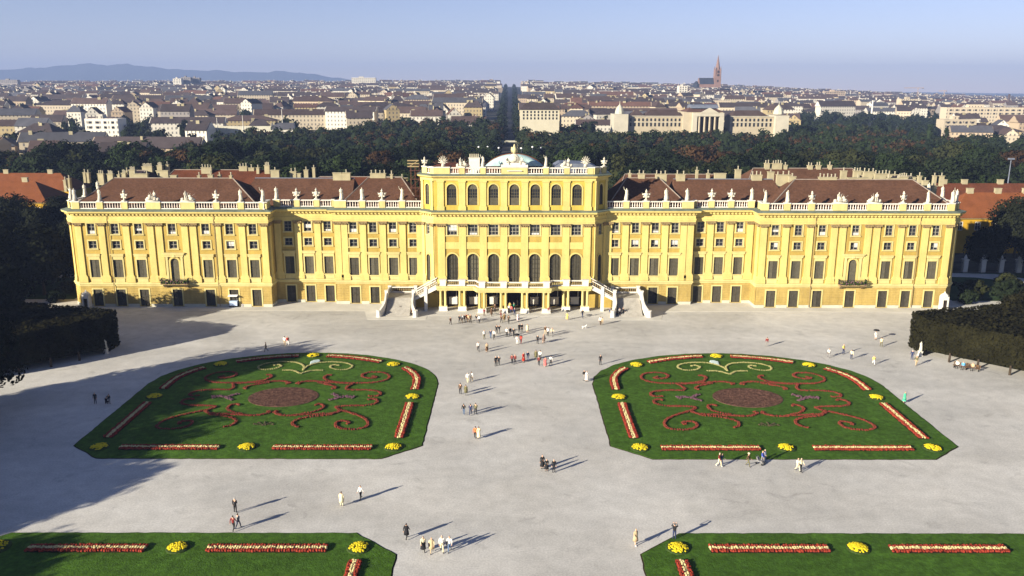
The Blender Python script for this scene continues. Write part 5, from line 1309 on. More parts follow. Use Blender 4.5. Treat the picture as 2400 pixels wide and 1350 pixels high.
# pushchair and scraps
def pushchair(px, py, label):
    p = at(px, py); e = empty('pushchair', (p.x,p.y,.004), .8)
    b = MB(); b.prism_x([(-.35,.35),(.3,.35),(.42,.9),(.3,.9),(.2,.5),(-.35,.5)],-.22,.22); ob('seat', b.mesh('seat', cloth(GRY)), e)
    f = MB()
    for x in (-.22,.22): f.tube((x,-.4,.15),(x,.55,1.0),.02,.02,5); f.tube((x,.35,.12),(x,-.2,.6),.02,.02,5)
    f.tube((-.22,.55,1.0),(.22,.55,1.0),.02,.02,5); ob('frame', f.mesh('frame', M_ZINC), e)
    for x in (-.25,.25):
        for y in (-.4,.35): w = MB(); w.tube((x-.02,y,.13),(x+.02,y,.13),.13,.13,10); ob('wheel', w.mesh('wheel', M_IRON), e)
    tag(e, label, 'pushchair')
pushchair(1781,1088,'grey pushchair in front of the person in bright blue')
def dog():
    p = at(1369,770); me = bpy.data.meshes.new('dog_src')
    V = [((0,.3,.42),.12),((0,0,.40),.115),((0,-.3,.43),.135),((0,-.45,.58),.08),((0,-.55,.64),.075),((0,-.72,.59),.04),((0,.45,.48),.03),((0,.62,.60),.016)]
    E_ = [(0,1),(1,2),(2,3),(3,4),(4,5),(0,6),(6,7)]
    for x in (-.09,.09):
        n = len(V); V += [((x,-.3,.3),.05),((x,-.29,.16),.03),((x,-.31,.02),.028)]; E_ += [(2,n),(n,n+1),(n+1,n+2)]
        n = len(V); V += [((x,.27,.27),.06),((x,.36,.14),.028),((x,.34,.02),.026)]; E_ += [(0,n),(n,n+1),(n+1,n+2)]
        n = len(V); V += [((x*.5,-.53,.73),.02),((x*.8,-.52,.76),.012)]; E_ += [(4,n),(n,n+1)]
    me.from_pydata([v for v, r in V], E_, []); o = bpy.data.objects.new('dog_src', me); COL.objects.link(o)
    o.modifiers.new('s','SKIN'); sv = me.skin_vertices[0].data
    for i, (v, r) in enumerate(V): sv[i].radius = (r,r); sv[i].use_root = (i == 1)
    m = o.modifiers.new('u','SUBSURF'); m.levels = m.render_levels = 1
    out = bpy.data.meshes.new_from_object(o.evaluated_get(bpy.context.evaluated_depsgraph_get())); bpy.data.objects.remove(o)
    out.materials.clear(); out.materials.append(cloth(WHT))
    d = ob('dog', out, None, (p.x,p.y,.004), 1.9); tag(d, 'small white dog on the open court right of the crowd', 'dog')
dog()
# ================================================================== hedges, trees, shrubs
def leaf_mat(name, col, var=.22, orand=.32):
    m = mat(name, col, .9, var, .3, fine=.12, fscale=2.0, obj_rand=orand, spec=.02); return m
M_LF = [leaf_mat('dark_leaves', (.0125,.018,.008)), leaf_mat('green_leaves', (.017,.026,.009)), leaf_mat('olive_leaves', (.025,.028,.010)), leaf_mat('russet_leaves', (.042,.024,.011)), leaf_mat('yellow_leaves', (.14,.11,.02))]
M_HEDGE = leaf_mat('hedge_leaves', (.0145,.0135,.0055), .4, .05); M_NEARL = leaf_mat('shade_tree_leaves', (.012,.014,.007), .4, .1)
M_BARK = mat('bark', (.05,.038,.027), .95, .25, 2)
def leaf_quads(mb, c, n, R, size, rg, flat=1.0, out=None):
    for i in range(n):
        while True:
            d = Vector((rg.uniform(-1,1), rg.uniform(-1,1), rg.uniform(-1,1)))
            if .05 < d.length < 1: break
        d = d.normalized()*(d.length**.4)
        p = c+Vector((d.x*R, d.y*R, d.z*R*flat))
        nn = (d.normalized()+Vector((rg.uniform(-.5,.5),rg.uniform(-.5,.5),rg.uniform(-.3,.6)))).normalized()
        t = nn.cross(Vector((rg.uniform(-1,1),rg.uniform(-1,1),rg.uniform(-1,1)))).normalized(); b = nn.cross(t)
        s = size*rg.uniform(.6,1.3)
        mb.quad(p-t*s-b*s*.6, p+t*s-b*s*.6, p+t*s*.8+b*s*.7, p-t*s*.8+b*s*.7)
def crown_mesh(seed, R, H, base, nclump, nleaf, size, m, kind='round', core=True):
    rg = random.Random(seed); mb = MB(); hc = base+(H-base)*.5; rh = (H-base)*.5
    if core:
        mb.blob((0,0,hc), R*.62, R*.62, rh*.78, n=8, jit=.15, rg=rg)
    for k in range(nclump):
        a = rg.uniform(0,2*pi); u = rg.uniform(-.85,1.0)
        if kind == 'poplar': rr = R*(.45+.5*(1-abs(u)**1.5))*rg.uniform(.35,.9); u2 = u
        else: rr = R*sqrt(max(0,1-u*u))*rg.uniform(.55,.95); u2 = u
        c = Vector((rr*cos(a), rr*sin(a), hc+rh*u2*rg.uniform(.75,.95)))
        leaf_quads(mb, c, nleaf, R*rg.uniform(.26,.48), size, rg, .75)
    return mb.mesh('crown', m)
def trunk_mesh(H, base, r, seed, limbs=5):
    rg = random.Random(seed); mb = MB(); mb.loft([(0,0,-.3,r*1.35,r*1.35),(0,0,.5,r,r),(.1,0,base,r*.8,r*.8),(.2,.1,base+(H-base)*.55,r*.3,r*.3)], 7)
    for k in range(limbs):
        a = 2*pi*k/limbs+rg.uniform(-.4,.4); z_ = base*rg.uniform(.8,1.15)
        mb.tube((.1,0,z_), (cos(a)*(H-base)*.3, sin(a)*(H-base)*.3, z_+(H-base)*.45), r*.42, r*.12, 5)
    return mb.mesh('trunk', M_BARK)
# background variants: about 15 m tall
BGV = []
for i in range(7):
    R = (6.4,7.2,8.0,5.6,8.6,6.8,7.6)[i]; H = (15,17,18.5,12.5,19,16,14.5)[i]
    BGV.append((crown_mesh(50+i, R, H, 3.0, 30, 120, .42, None), trunk_mesh(H, 3.5, .35, 60+i)))
POP = [(crown_mesh(80+i, 2.4, 24, 2.0, 40, 40, .5, None, 'poplar'), trunk_mesh(22, 3, .35, 82+i, 3)) for i in range(2)]
NEARV = [(crown_mesh(90+i, (6.5,7.2,5.8)[i], (17,18.5,15)[i], 2.2, 120, 95, .30, None), trunk_mesh(16, 3, .4, 95+i, 6)) for i in range(3)]
for c, t in BGV+POP+NEARV: c.materials.append(None)
def tree(x, y, var, m, label, group, sc=1.0, rz=0.0, z=None, name='tree'):
    c, t = var; e = empty(name, (x, y, hz(x,y) if z is None else z), rz); e.scale = (sc,)*3
    o = ob('crown', c, e); o.material_slots[0].link = 'OBJECT'; o.material_slots[0].material = m
    ob('trunk', t, e); tag(e, label, 'tree', group); return e

# ---- clipped hedges beside the parterre
def hedge(sx, label):
    e = empty('clipped_hedge', (sx*70,-30,0)); rg = random.Random(21)
    poly = [(0,3.2),(.1,-2.2),(7,-9.4),(17,-19),(34,-19),(34,12),(5.5,5)]
    H = 6.4
    core = MB(); core.prism([(x,y) for x,y in offset_pts(poly+poly[:1], -.45)[:-1]], .9, H-.45)
    leaf = MB(); n = len(poly)
    def face_leaves(a, b, z0, z1, dens):
        d = Vector((b[0]-a[0], b[1]-a[1])); L = d.length; t = d/L; nn = Vector((t.y,-t.x)); k = int(L*(z1-z0)*dens)
        for i in range(k):
            q = rg.random()*L; z_ = z0+(z1-z0)*rg.random(); p = Vector((a[0]+t.x*q, a[1]+t.y*q)); of = rg.uniform(-.12,.22)+.12*sin(q*1.7)*sin(z_*2)
            c = Vector((p.x+nn.x*of, p.y+nn.y*of, z_)); N_ = Vector((nn.x,nn.y,rg.uniform(-.2,.8)))+Vector((rg.uniform(-.9,.9),rg.uniform(-.9,.9),rg.uniform(-.5,.5))); N_.normalize()
            u = N_.cross(Vector((rg.random(),rg.random(),rg.random()))).normalized(); v = N_.cross(u); s = rg.uniform(.11,.24)
            leaf.quad(c-u*s-v*s*.7, c+u*s-v*s*.7, c+u*s*.8+v*s*.7, c-u*s*.8+v*s*.7)
    for i in range(n):
        a, b = poly[i], poly[(i+1) % n]
        z0 = .15 if i in (0,) else 1.2
        if i in (0,1,2,6,5): face_leaves(a, b, z0, H, 52 if i < 3 else 14)
    # top
    for i in range(15000):
        x = rg.uniform(0,34); y = rg.uniform(-19,12)
        ins = False; j = n-1
        for k in range(n):
            if (poly[k][1] > y) != (poly[j][1] > y) and x < (poly[j][0]-poly[k][0])*(y-poly[k][1])/(poly[j][1]-poly[k][1])+poly[k][0]: ins = not ins
            j = k
        if not ins: continue
        c = Vector((x,y,H-.1+rg.uniform(-.2,.25)+(.5*sin(x*.5)*sin(y*.4) if x > 10 else 0))); u = Vector((rg.uniform(-1,1),rg.uniform(-1,1),rg.uniform(-.4,.4))).normalized(); v = u.cross(Vector((rg.uniform(-.5,.5),rg.uniform(-.5,.5),1))).normalized(); s = rg.uniform(.18,.34)
        leaf.quad(c-u*s-v*s*.7, c+u*s-v*s*.7, c+u*s*.8+v*s*.7, c-u*s*.8+v*s*.7)
    for mb in (core, leaf): mb.v = [(sx*x,y,z_) for x,y,z_ in mb.v]
    o = ob('hedge_core', core.mesh('hedge_core', M_NEARL), e); o = ob('foliage', leaf.mesh('foliage', M_HEDGE), e); tag(o, kind='stuff')
    for x, y in ((2.6,-5.6),(5.6,-8.8),(9,-12),(12.4,-15.2)):
        tr = MB(); tr.tube((sx*x,y,-.1),(sx*x,y,1.6),.2,.17,7); ob('trunk', tr.mesh('trunk', M_BARK), e)
    tag(e, label, 'hedge', 'clipped hedges')
hedge(-1,'tall clipped hedge in deep shade on the left of the court'); hedge(1,'tall clipped olive hedge on the right of the court')

# ---- shade trees on the left: the wood that darkens the court
L1 = [(-94,-23,0,.84,'behind the left hedge'),(-103,-31,1,.92,'above the left hedge at the picture edge'),(-98,-14,2,.62,'low behind the hedge near the palace corner'),(-112,-40,2,1.05,'farther left behind the hedge'),(-118,-26,1,.8,'deep in the left wood'),(-96,-41,2,.9,'rising out of the left hedge'),(-105,-48,0,.95,'rising out of the left hedge at the picture edge'),(-127,52,2,.86,'before the far orange roof'),(-137,60,1,.84,'before the far orange roof, second'),(-146,66,0,.84,'before the far orange roof, third'),(-135,80,0,.74,'half covering the near orange roof, right one'),(-158,86,2,.72,'half covering the near orange roof, left one'),(-121,78,1,.7,'between the palace roof and the orange roof'),(-112,92,0,.8,'behind the left palace chimneys'),(-128,104,1,.85,'beside the end of the far orange roof'),(-117,58,2,.8,'behind the flank below the orange roof'),
      (-103,10,2,.95,'beside the palace flank'),(-112,4,0,.98,'left of the palace flank'),(-124,2,1,1.1,'left of the palace flank at the picture edge'),(-99,19,2,.75,'low beside the palace side wall'),(-110,22,0,.80,'behind the palace flank'),(-121,24,1,.86,'in front of the orange roofs'),(-133,14,0,1.05,'at the far left beside the palace flank'),(-128,-12,2,1.15,'at the far left behind the wood'),
      (-76,-59,1,.86,'at the lower left picture edge'),(-90,-74,0,1.0,'below the left picture edge'),(-87,-84,2,1.05,'off the lower left corner'),(-88,-98,1,.98,'that shades the near left lawn'),(-88,-110,0,1.0,'nearest the viewer on the left'),(-97,-77,2,1.1,'in the second row at the lower left'),(-99,-90,1,1.05,'in the second row off the lower left'),(-84,-124,2,1.0,'off the lower left corner, shading the near lawn'),(-93,-134,1,1.0,'off the lower left corner, in the second row'),(-140,46,2,1.0,'far left behind the flank'),(-112,44,2,.8,'before the left outbuilding'),(-104,34,0,.72,'by the rear of the palace flank')]
for i, (x,y,v,s,w) in enumerate(L1): tree(x, y, NEARV[v], M_NEARL, 'dark shade tree %s' % w, 'shade trees on the left', s, i*1.3, name='shade_tree')
R1 = [(97,34,2,.48,'beside the right palace flank'),(107,42,0,.52,'before the yellow building, left one'),(119,38,1,.58,'before the yellow building, right one'),(129,30,0,.85,'at the right picture edge near the fence'),(84.5,-47.5,2,.52,'at the lower right edge in front of the hedge'),(90,-24,0,.5,'rising out of the right hedge'),(99,-17,2,.6,'rising out of the right hedge, farther one'),(97,-36,1,.46,'rising out of the right hedge at the picture edge'),(113,52,2,.5,'between the yellow building windows'),(136,54,1,.9,'right of the yellow building')]
for i, (x,y,v,s,w) in enumerate(R1): tree(x, y, NEARV[v], M_NEARL if i not in (4,5,6,7) else M_HEDGE, 'leafy tree %s' % w, 'trees on the right', s, i*2.1, name='shade_tree')
# shrubs in the side gardens
SHR = crown_mesh(130, 2.0, 2.6, .1, 26, 60, .2, None); SHR.materials.append(None)
for i, (x,y,s,w) in enumerate([(97,4,1.0,'nearest the right palace corner'),(101,10,1.3,'in the right side garden, first'),(106,6,1.6,'in the right side garden, by the hedge'),(111,14,1.4,'in the right side garden, near the path'),(99,18,.9,'on the grass right of the palace'),(117,8,1.7,'at the right picture edge'),(-97,4,1.0,'nearest the left palace corner'),(-99,12,.9,'on the grass left of the palace'),(104,-6,1.7,'behind the right hedge'),(112,-4,1.9,'behind the right hedge, second'),(121,-8,1.9,'behind the right hedge, third')]):
    o = ob('shrub', SHR, None, (x,y,0), i*1.1, (s,s,s)); o.material_slots[0].link = 'OBJECT'; o.material_slots[0].material = M_LF[2] if i % 2 else M_LF[0]; tag(o, 'round leafy shrub %s' % w, 'shrub', 'shrubs beside the palace')
sheet('side_garden', [(94.6,6),(135,6),(135,34),(94.6,34)], .012, M_LAWN2); sheet('side_garden', [(-135,6),(-94.6,6),(-94.6,40),(-135,40)], .012, M_LAWN2)
sheet('garden_path', [(108,34),(119,33),(124,27),(128,8),(124,8),(120,24),(112,29),(96,31),(96,33)], .03, M_GRAVEL); sheet('garden_path', [(-96,30),(-112,26),(-120,14),(-123,14),(-114,29),(-96,33)], .03, M_GRAVEL)

# ---- park belt behind the palace
tb = random.Random(77); spots = []
def clear_axis(x, y): return abs(x+1.0) < 9.5
tries = 0
while tries < 30000:
    tries += 1
    D = tb.uniform(262, 720); x = tb.uniform(-.64,.64)*D; y = D-168; px = x/D
    if clear_axis(x, y): continue
    if abs(x) < 112 and y < 74: continue
    if (x < -112 and y < 152) or (x > 114 and y < 116): continue
    KF = [(-.7,370),(-.62,385),(-.45,430),(-.33,500),(-.2,600),(-.06,690),(.0,690),(.04,620),(.12,575),(.33,590),(.38,700),(.47,620),(.55,540),(.7,500)]
    far = next(fa+(fb-fa)*(px-a)/(b-a) for (a,fa),(b,fb) in zip(KF,KF[1:]) if a <= px <= b)+25*sin(px*37)
    if D > far+tb.uniform(-15,15): continue
    if 330 < y and 62 < x < 190 and y > 408: continue
    r = 9.6 if D < 420 else 10.6
    if any((x-a)**2+(y-b)**2 < r*r for a, b in spots): continue
    spots.append((x,y))
spots.sort(key=lambda p: p[1])
NEARBELT = spots[:]
big = []; rest = []
def visible_score(x, y): return 1
# nearest row is mostly hidden by the palace roofs: keep what shows above them
vis = []
for x, y in spots:
    D = y+168; ztop = 16+hz(x,y); pyt = 205+(44.4-ztop)/D*1960
    hidden = abs(x/D*1960) < 1060 and pyt > (392 if abs(x/D*1960) > 230 else 352)+25
    if not hidden: vis.append((x,y))
tb.shuffle(vis); vis.sort(key=lambda p: p[1]+tb.uniform(0,40))
keep = vis[:285]; rest = vis[285:]
rows = {}
for x, y in keep: rows.setdefault(int((y-90)//36), []).append((x,y))
rown = 0
for k in sorted(rows):
    rown += 1
    for i, (x,y) in enumerate(sorted(rows[k])):
        q = tb.random(); m = M_LF[0] if q < .46 else M_LF[1] if q < .76 else M_LF[2] if q < .93 else M_LF[3] if q < .99 else M_LF[4]
        col = {0:'dark green',1:'green',2:'olive green',3:'russet',4:'yellowing'}[M_LF.index(m)]
        tree(x, y, BGV[tb.randrange(7)], m, '%s park tree behind the palace, %s from left in the %s row' % (col, ordinal(i+1), ordinal(rown)), 'trees of the park belt', tb.uniform(.85,1.12), tb.uniform(0,6))
for i, (px, py, Y) in enumerate(((1452,385,200),(1474,385,215),(2118,310,420),(2160,318,400),(2200,312,410))):
    D = Y+168; x = (px-1193)/1960*D
    tree(x, Y, POP[i % 2], M_LF[2] if i < 2 else M_LF[1], 'slender columnar poplar, %s from the left above the park belt' % ordinal(i+1), 'poplars in the park', (.8,.82,.75,.95,.8)[i], i, name='poplar_tree')
# the rest of the wood reads as one mass
def wood():
    mb = MB(); rg = random.Random(3)
    for x, y in rest:
        R = rg.uniform(5.2,7.0); H = rg.uniform(13,17); z0 = hz(x,y)
        mb.blob((x,y,z0+H*.55), R*.72, R*.72, H*.38, n=7, jit=.2, rg=rg, mi=0)
        mi = rg.choice((0,0,1,1,2,3))
        for k in range(11):
            a = rg.uniform(0,2*pi); u = rg.uniform(-.1,1); rr = R*sqrt(max(0,1-u*u))*.85; c = Vector((x+rr*cos(a), y+rr*sin(a), z0+H*.5+u*H*.42))
            n0 = len(mb.f); leaf_quads(mb, c, 16, R*.36, .6, rg, .7)
            for q in range(n0, len(mb.f)): mb.m[q] = mi
    o = ob('distant_wood', mb.mesh('distant_wood', M_LF[:4])); tag(o, 'dark mass of park trees beyond the nearer ones', 'wood', kind='stuff')
wood()
# ================================================================== outbuildings, fence, lamps
def simple_window(w, h):
    s = MB(); a = w/2; s.box(-a-.15,a+.15,-.06,.02,-.15,0); s.box(-a-.15,-a,-.06,.02,0,h+.15); s.box(a,a+.15,-.06,.02,0,h+.15); s.box(-a,a,-.06,.02,h,h+.15); s.box(-.05,.05,-.05,.02,0,h); s.box(-a,a,-.045,.02,h*.6,h*.6+.08)
    g = MB(); g.quad((-a,-.02,0),(a,-.02,0),(a,-.02,h),(-a,-.02,h)); return s.mesh('window', M_WHITE), g.mesh('glass', M_GLASS)
SW = simple_window(1.3, 2.1)
M_YB = mat('deep_yellow_plaster', (.42,.25,.02), .9, .1, .4)
def outbuilding(x0, x1, y0, y1, h, zr, m, label, nwin, wz, name='outbuilding', hipin=7.0, chim=()):
    e = empty(name, (x0,y0,0)); W = x1-x0; Dp = y1-y0
    b = MB(); b.box(0,W,0,Dp,0,h); ob('wall', b.mesh('wall', M_YB), e)
    b = MB(); b.box(-.3,W+.3,-.35,Dp+.3,h,h+.35); ob('eaves', b.mesh('eaves', M_CAPIT), e)
    r = MB(); A,B,C,D_ = (-.5,-.6,h+.35),(W+.5,-.6,h+.35),(W+.5,Dp+.6,h+.35),(-.5,Dp+.6,h+.35); R0,R1 = (hipin,Dp/2,zr),(W-hipin,Dp/2,zr)
    r.quad(A,B,R1,R0); r.quad(C,D_,R0,R1); r.add([B,C,R1],[(0,1,2)]); r.add([D_,A,R0],[(0,1,2)])
    ro = ob('roof', r.mesh('roof', m), e)
    for i in range(nwin):
        wx = (i+.5)*W/nwin; o = ob('window', SW[0], e, (wx,-.0,wz)); ob('glass', SW[1], o)
        if i % 3 == 1:
            d = MB(); d.prism_x([(.2,h+.5),(1.9,h+1.9),(1.9,h+.5)], wx-.7, wx+.7); ob('dormer', d.mesh('dormer', M_SLATE), ro)
    for fx in chim:
        c = MB(); c.box(fx*W-.9,fx*W+.9,Dp/2-.4,Dp/2+.4,zr-.6,zr+1.1); c.box(fx*W-1,fx*W+1,Dp/2-.5,Dp/2+.5,zr+1.1,zr+1.25); ob('chimney', c.mesh('chimney', M_CHIM), ro)
    tag(e, label, 'building'); return e
outbuilding(121,200,60,74,9.6,16.1,M_ORANGE,'deep yellow wing with orange tiled roof right of the palace',16,6.6,chim=(.1,.2,.3,.45,.55))
outbuilding(128,210,92,106,9.0,15.2,M_TILE2,'red roofed building behind the deep yellow wing',14,5,chim=(.12,.2,.34,.5))
outbuilding(-250,-148,96,112,8.5,14.6,M_ORANGE,'building with long orange roof behind the left shade trees',18,5,chim=(.7,.8,.9))
outbuilding(-262,-156,128,142,8.5,14.2,M_ORANGE,'farther orange roofed building on the left',18,5,chim=(.6,.75,.9))
outbuilding(-330,-205,200,214,9,14.5,M_TILE2,'long dark red roofed building in the left trees',18,5,chim=(.5,.6,.9))
def fence():
    e = empty('iron_fence', (104,36,0)); n = 8
    for i in range(n):
        p = MB(); p.box(-.55,.55,-.55,.55,0,3.0); p.box(-.7,.7,-.7,.7,3.0,3.25); p.loft([(0,0,3.25,.3,.3),(0,0,3.6,.42,.42),(0,0,4.1,.2,.2),(0,0,4.4,.05,.05)],8); ob('stone_post', p.mesh('stone_post', M_WHITE), e, (i*4.4,-i*.16,0))
        if i < n-1:
            r = MB(); r.box(.55,3.85,-.04,.04,.3,.42); r.box(.55,3.85,-.04,.04,2.3,2.42)
            for k in range(16): r.box(.75+k*.2-.02,.75+k*.2+.02,-.02,.02,.42,2.75)
            ob('iron_panel', r.mesh('iron_panel', M_IRON), e, (i*4.4,-i*.16,0))
    tag(e, 'iron garden fence with pale stone posts right of the palace', 'fence')
fence()
def lamp(px, py, h, label, globes=1):
    # lamp head at this height, distance follows
    d = _ray(px, py); t = (h-CAM.z)/d.z; p = CAM+d*t; z0 = hz(p.x,p.y); e = empty('street_lamp', (p.x,p.y,z0)); h = p.z-z0
    q = MB(); q.loft([(0,0,0,.22,.22),(0,0,1.0,.12,.12),(0,0,h,.07,.07)],7); ob('lamp_post', q.mesh('lamp_post', M_ZINC), e)
    g = MB(); g.blob((0,0,h+.3),.55,.55,.5,n=8); ob('lamp_globe', g.mesh('lamp_globe', mat('milk_glass',(.8,.8,.78),.3,0)), e)
    tag(e, label, 'lamp', 'globe lamps behind the palace')
for i, (px,py) in enumerate([(998,355),(1122,346),(1143,346),(1169,348),(1222,349),(1248,346),(1268,348),(1385,360),(1400,371),(985,370)]):
    lamp(px, py, 14+(i%3), 'white globe lamp among the trees behind the palace, %s counted from the left' % ordinal((2,3,4,5,6,7,8,9,10,1)[i]))
def mast(px, pyt, Y, label, h=9):
    t = atY(px, pyt, Y); e = empty('flood_mast', (t.x,Y,0)); q = MB(); q.loft([(0,0,0,.35,.35),(0,0,t.z,.14,.14)],8); ob('mast_pole', q.mesh('mast_pole', M_ZINC), e)
    b = MB(); b.box(-.9,.9,-.5,.5,t.z,t.z+.5); ob('lamp_head', b.mesh('lamp_head', M_ZINC), e); tag(e, label, 'mast')
mast(2370,374,110,'tall grey lamp mast right of the palace roofs')

# ================================================================== the city
def house_wall_mat(name, col):
    m = bpy.data.materials.new(name); m.use_nodes = True; N = m.node_tree.nodes; L = m.node_tree.links
    b = N['Principled BSDF']; b.inputs['Roughness'].default_value = .9
    g = N.new('ShaderNodeNewGeometry'); sp = N.new('ShaderNodeSeparateXYZ'); L.new(g.outputs['Position'], sp.inputs[0])
    sn = N.new('ShaderNodeSeparateXYZ'); L.new(g.outputs['Normal'], sn.inputs[0])
    def M(op, a, b_=None):
        x = N.new('ShaderNodeMath'); x.operation = op
        for i, v in enumerate((a,b_)):
            if v is None: continue
            if isinstance(v,(int,float)): x.inputs[i].default_value = v
            else: L.new(v, x.inputs[i])
        return x.outputs[0]
    front = M('GREATER_THAN', M('ABSOLUTE', sn.outputs[1]), .6)
    fx = M('FRACT', M('MULTIPLY', sp.outputs[0], 1/3.1)); fz = M('FRACT', M('MULTIPLY', sp.outputs[2], 1/3.5))
    mk = M('MULTIPLY', M('MULTIPLY', M('GREATER_THAN', fx, .34), M('LESS_THAN', fx, .70)), M('MULTIPLY', M('GREATER_THAN', fz, .28), M('LESS_THAN', fz, .78)))
    mk = M('MULTIPLY', mk, front)
    oi = N.new('ShaderNodeObjectInfo'); mr = N.new('ShaderNodeMapRange'); mr.inputs[3].default_value = .72; mr.inputs[4].default_value = 1.12; L.new(oi.outputs['Random'], mr.inputs[0])
    sc = N.new('ShaderNodeVectorMath'); sc.operation = 'SCALE'; sc.inputs[0].default_value = col; L.new(mr.outputs[0], sc.inputs['Scale'])
    mx = N.new('ShaderNodeMixRGB'); L.new(M('MULTIPLY', mk, .8), mx.inputs[0]); L.new(sc.outputs[0], mx.inputs[1]); mx.inputs[2].default_value = (.05,.05,.055,1)
    L.new(mx.outputs[0], b.inputs['Base Color']); return m
HW = [('cream',house_wall_mat('cream_render',(.46,.39,.28))),('white',house_wall_mat('white_render',(.58,.54,.45))),('grey',house_wall_mat('grey_render',(.26,.235,.215))),('sand',house_wall_mat('sand_render',(.40,.31,.21))),('ochre',house_wall_mat('ochre_render',(.42,.33,.17)))]
HR = [('red brown',mat('city_tile_a',(.075,.052,.046),.9,.15,.2,obj_rand=.25)),('dark brown',mat('city_tile_b',(.054,.043,.043),.9,.15,.2,obj_rand=.25)),('slate grey',mat('city_slate',(.07,.07,.08),.85,.15,.2,obj_rand=.2)),('rust red',mat('city_tile_c',(.10,.055,.042),.9,.15,.2,obj_rand=.2))]
bx = MB(); bx.box(-.5,.5,-.5,.5,-.3,1); UW = bx.mesh('wall'); UW.materials.append(None)
gb = MB(); gb.prism_x([(-.56,0),(.56,0),(0,1)],-.515,.515); UR = gb.mesh('roof'); UR.materials.append(None)          # ridge along x
hp = MB(); hp.add([(-.54,-.56,0),(.54,-.56,0),(.54,.56,0),(-.54,.56,0),(-.22,0,1),(.22,0,1)],[(0,1,5,4),(2,3,4,5),(1,2,5),(3,0,4),(3,2,1,0)]); UH = hp.mesh('roof'); UH.materials.append(None)
gw = MB(); gw.prism_x([(-.5,0),(.5,0),(0,.94)],.512,.528); UG = gw.mesh('gable'); UG.materials.append(None)
ch = MB(); ch.box(-.5,.5,-.5,.5,-1,1); UC = ch.mesh('chimney', M_CHIM)
def slot(o, m): o.material_slots[0].link = 'OBJECT'; o.material_slots[0].material = m; return o
def house(x, y, w, d, h, hr_, rot, wi, ri, hip, label, group, nchim, rg):
    e = empty('house', (x,y,hz(x,y)), rot)
    slot(ob('wall', UW, e, scale=(w,d,h)), HW[wi][1]); slot(ob('roof', UH if hip else UR, e, (0,0,h), 0, (w,d,hr_)), HR[ri][1])
    if not hip:
        for rr in (0, pi): slot(ob('gable', UG, e, (0,0,h), rr, (w,d,hr_)), HW[wi][1])
    for k in range(nchim):
        t = rg.uniform(-.45,.45); ob('chimney', UC, e, (t*w, rg.choice((-.12,.12))*d, h+hr_*.85), 0, (rg.uniform(1.0,3.2),.9,rg.uniform(1.0,1.7)))
    tag(e, label, 'house', group)
cg = random.Random(2024)
rows_h = []; D = 430.0
while D < 3500: rows_h.append(D); D += 22+D*.020
def blocked(x, y, D):
    px = 1193+1960*x/D
    if abs(x+1.0) < 17+.008*D: return True                     # the avenue
    if 395 < y < 462 and 60 < x < 205: return True                     # museum
    if 1215 < px < 1320 and 500 < D < 720: return True                 # white apartment block
    return False
ALL = []
for ri_, D in enumerate(rows_h):
    x = -.66*D + cg.uniform(0,15)
    while x < .66*D:
        w = cg.uniform(12,28) if cg.random() < .68 else cg.uniform(28,64)
        xc = x+w/2; yc = D-168+cg.uniform(-7,7); x += w+ (cg.uniform(0,3) if cg.random() < .7 else cg.uniform(8,24))
        px = xc/D
        start = 640 if px > -.05 else 700 if px > -.22 else 560 if px > -.36 else 430
        if px > .33: start = 980 if px < .52 else 640
        if D < start+cg.uniform(-20,60) or blocked(xc, yc, D): continue
        if px < -.22 and D < 850 and cg.random() < .5: continue
        if px > .3 and D < 1500 and cg.random() < .4: continue
        if cg.random() < .12: continue
        ALL.append((D, ri_, xc, yc, w))
ALL.sort(key=lambda q: (q[0], q[2]))
near = ALL[:265]; farh = ALL[265:]
cnt = {}
rowids = sorted({q[1] for q in near}); rmap = {r: i+1 for i, r in enumerate(rowids)}
for D, r, xc, yc, w in near:
    cnt[r] = cnt.get(r, 0)+1
    hip = cg.random() < .22; turn = w < 28 and cg.random() < .36
    d = cg.uniform(11,15); h = cg.uniform(10,19) if D > 700 else cg.uniform(7,12); hr_ = cg.uniform(4,6.5)
    wi = cg.choices(range(5), (36,30,12,16,6))[0]; ri2 = cg.choices(range(4), (36,42,14,8))[0]
    if turn: rot = pi/2+cg.gauss(0,.16); w, d = d+cg.uniform(2,10), cg.uniform(11,14)
    else: rot = cg.gauss(0,.16)
    lb = '%s house with %s %s roof, %s from left in the %s city row' % (HW[wi][0], HR[ri2][0], 'hipped' if hip else 'gabled', ordinal(cnt[r]), ordinal(rmap[r]))
    house(xc, yc, w, d, h, hr_, rot, wi, ri2, hip, lb, 'houses of the nearer city', cg.choice((1,1,2,2)), cg)
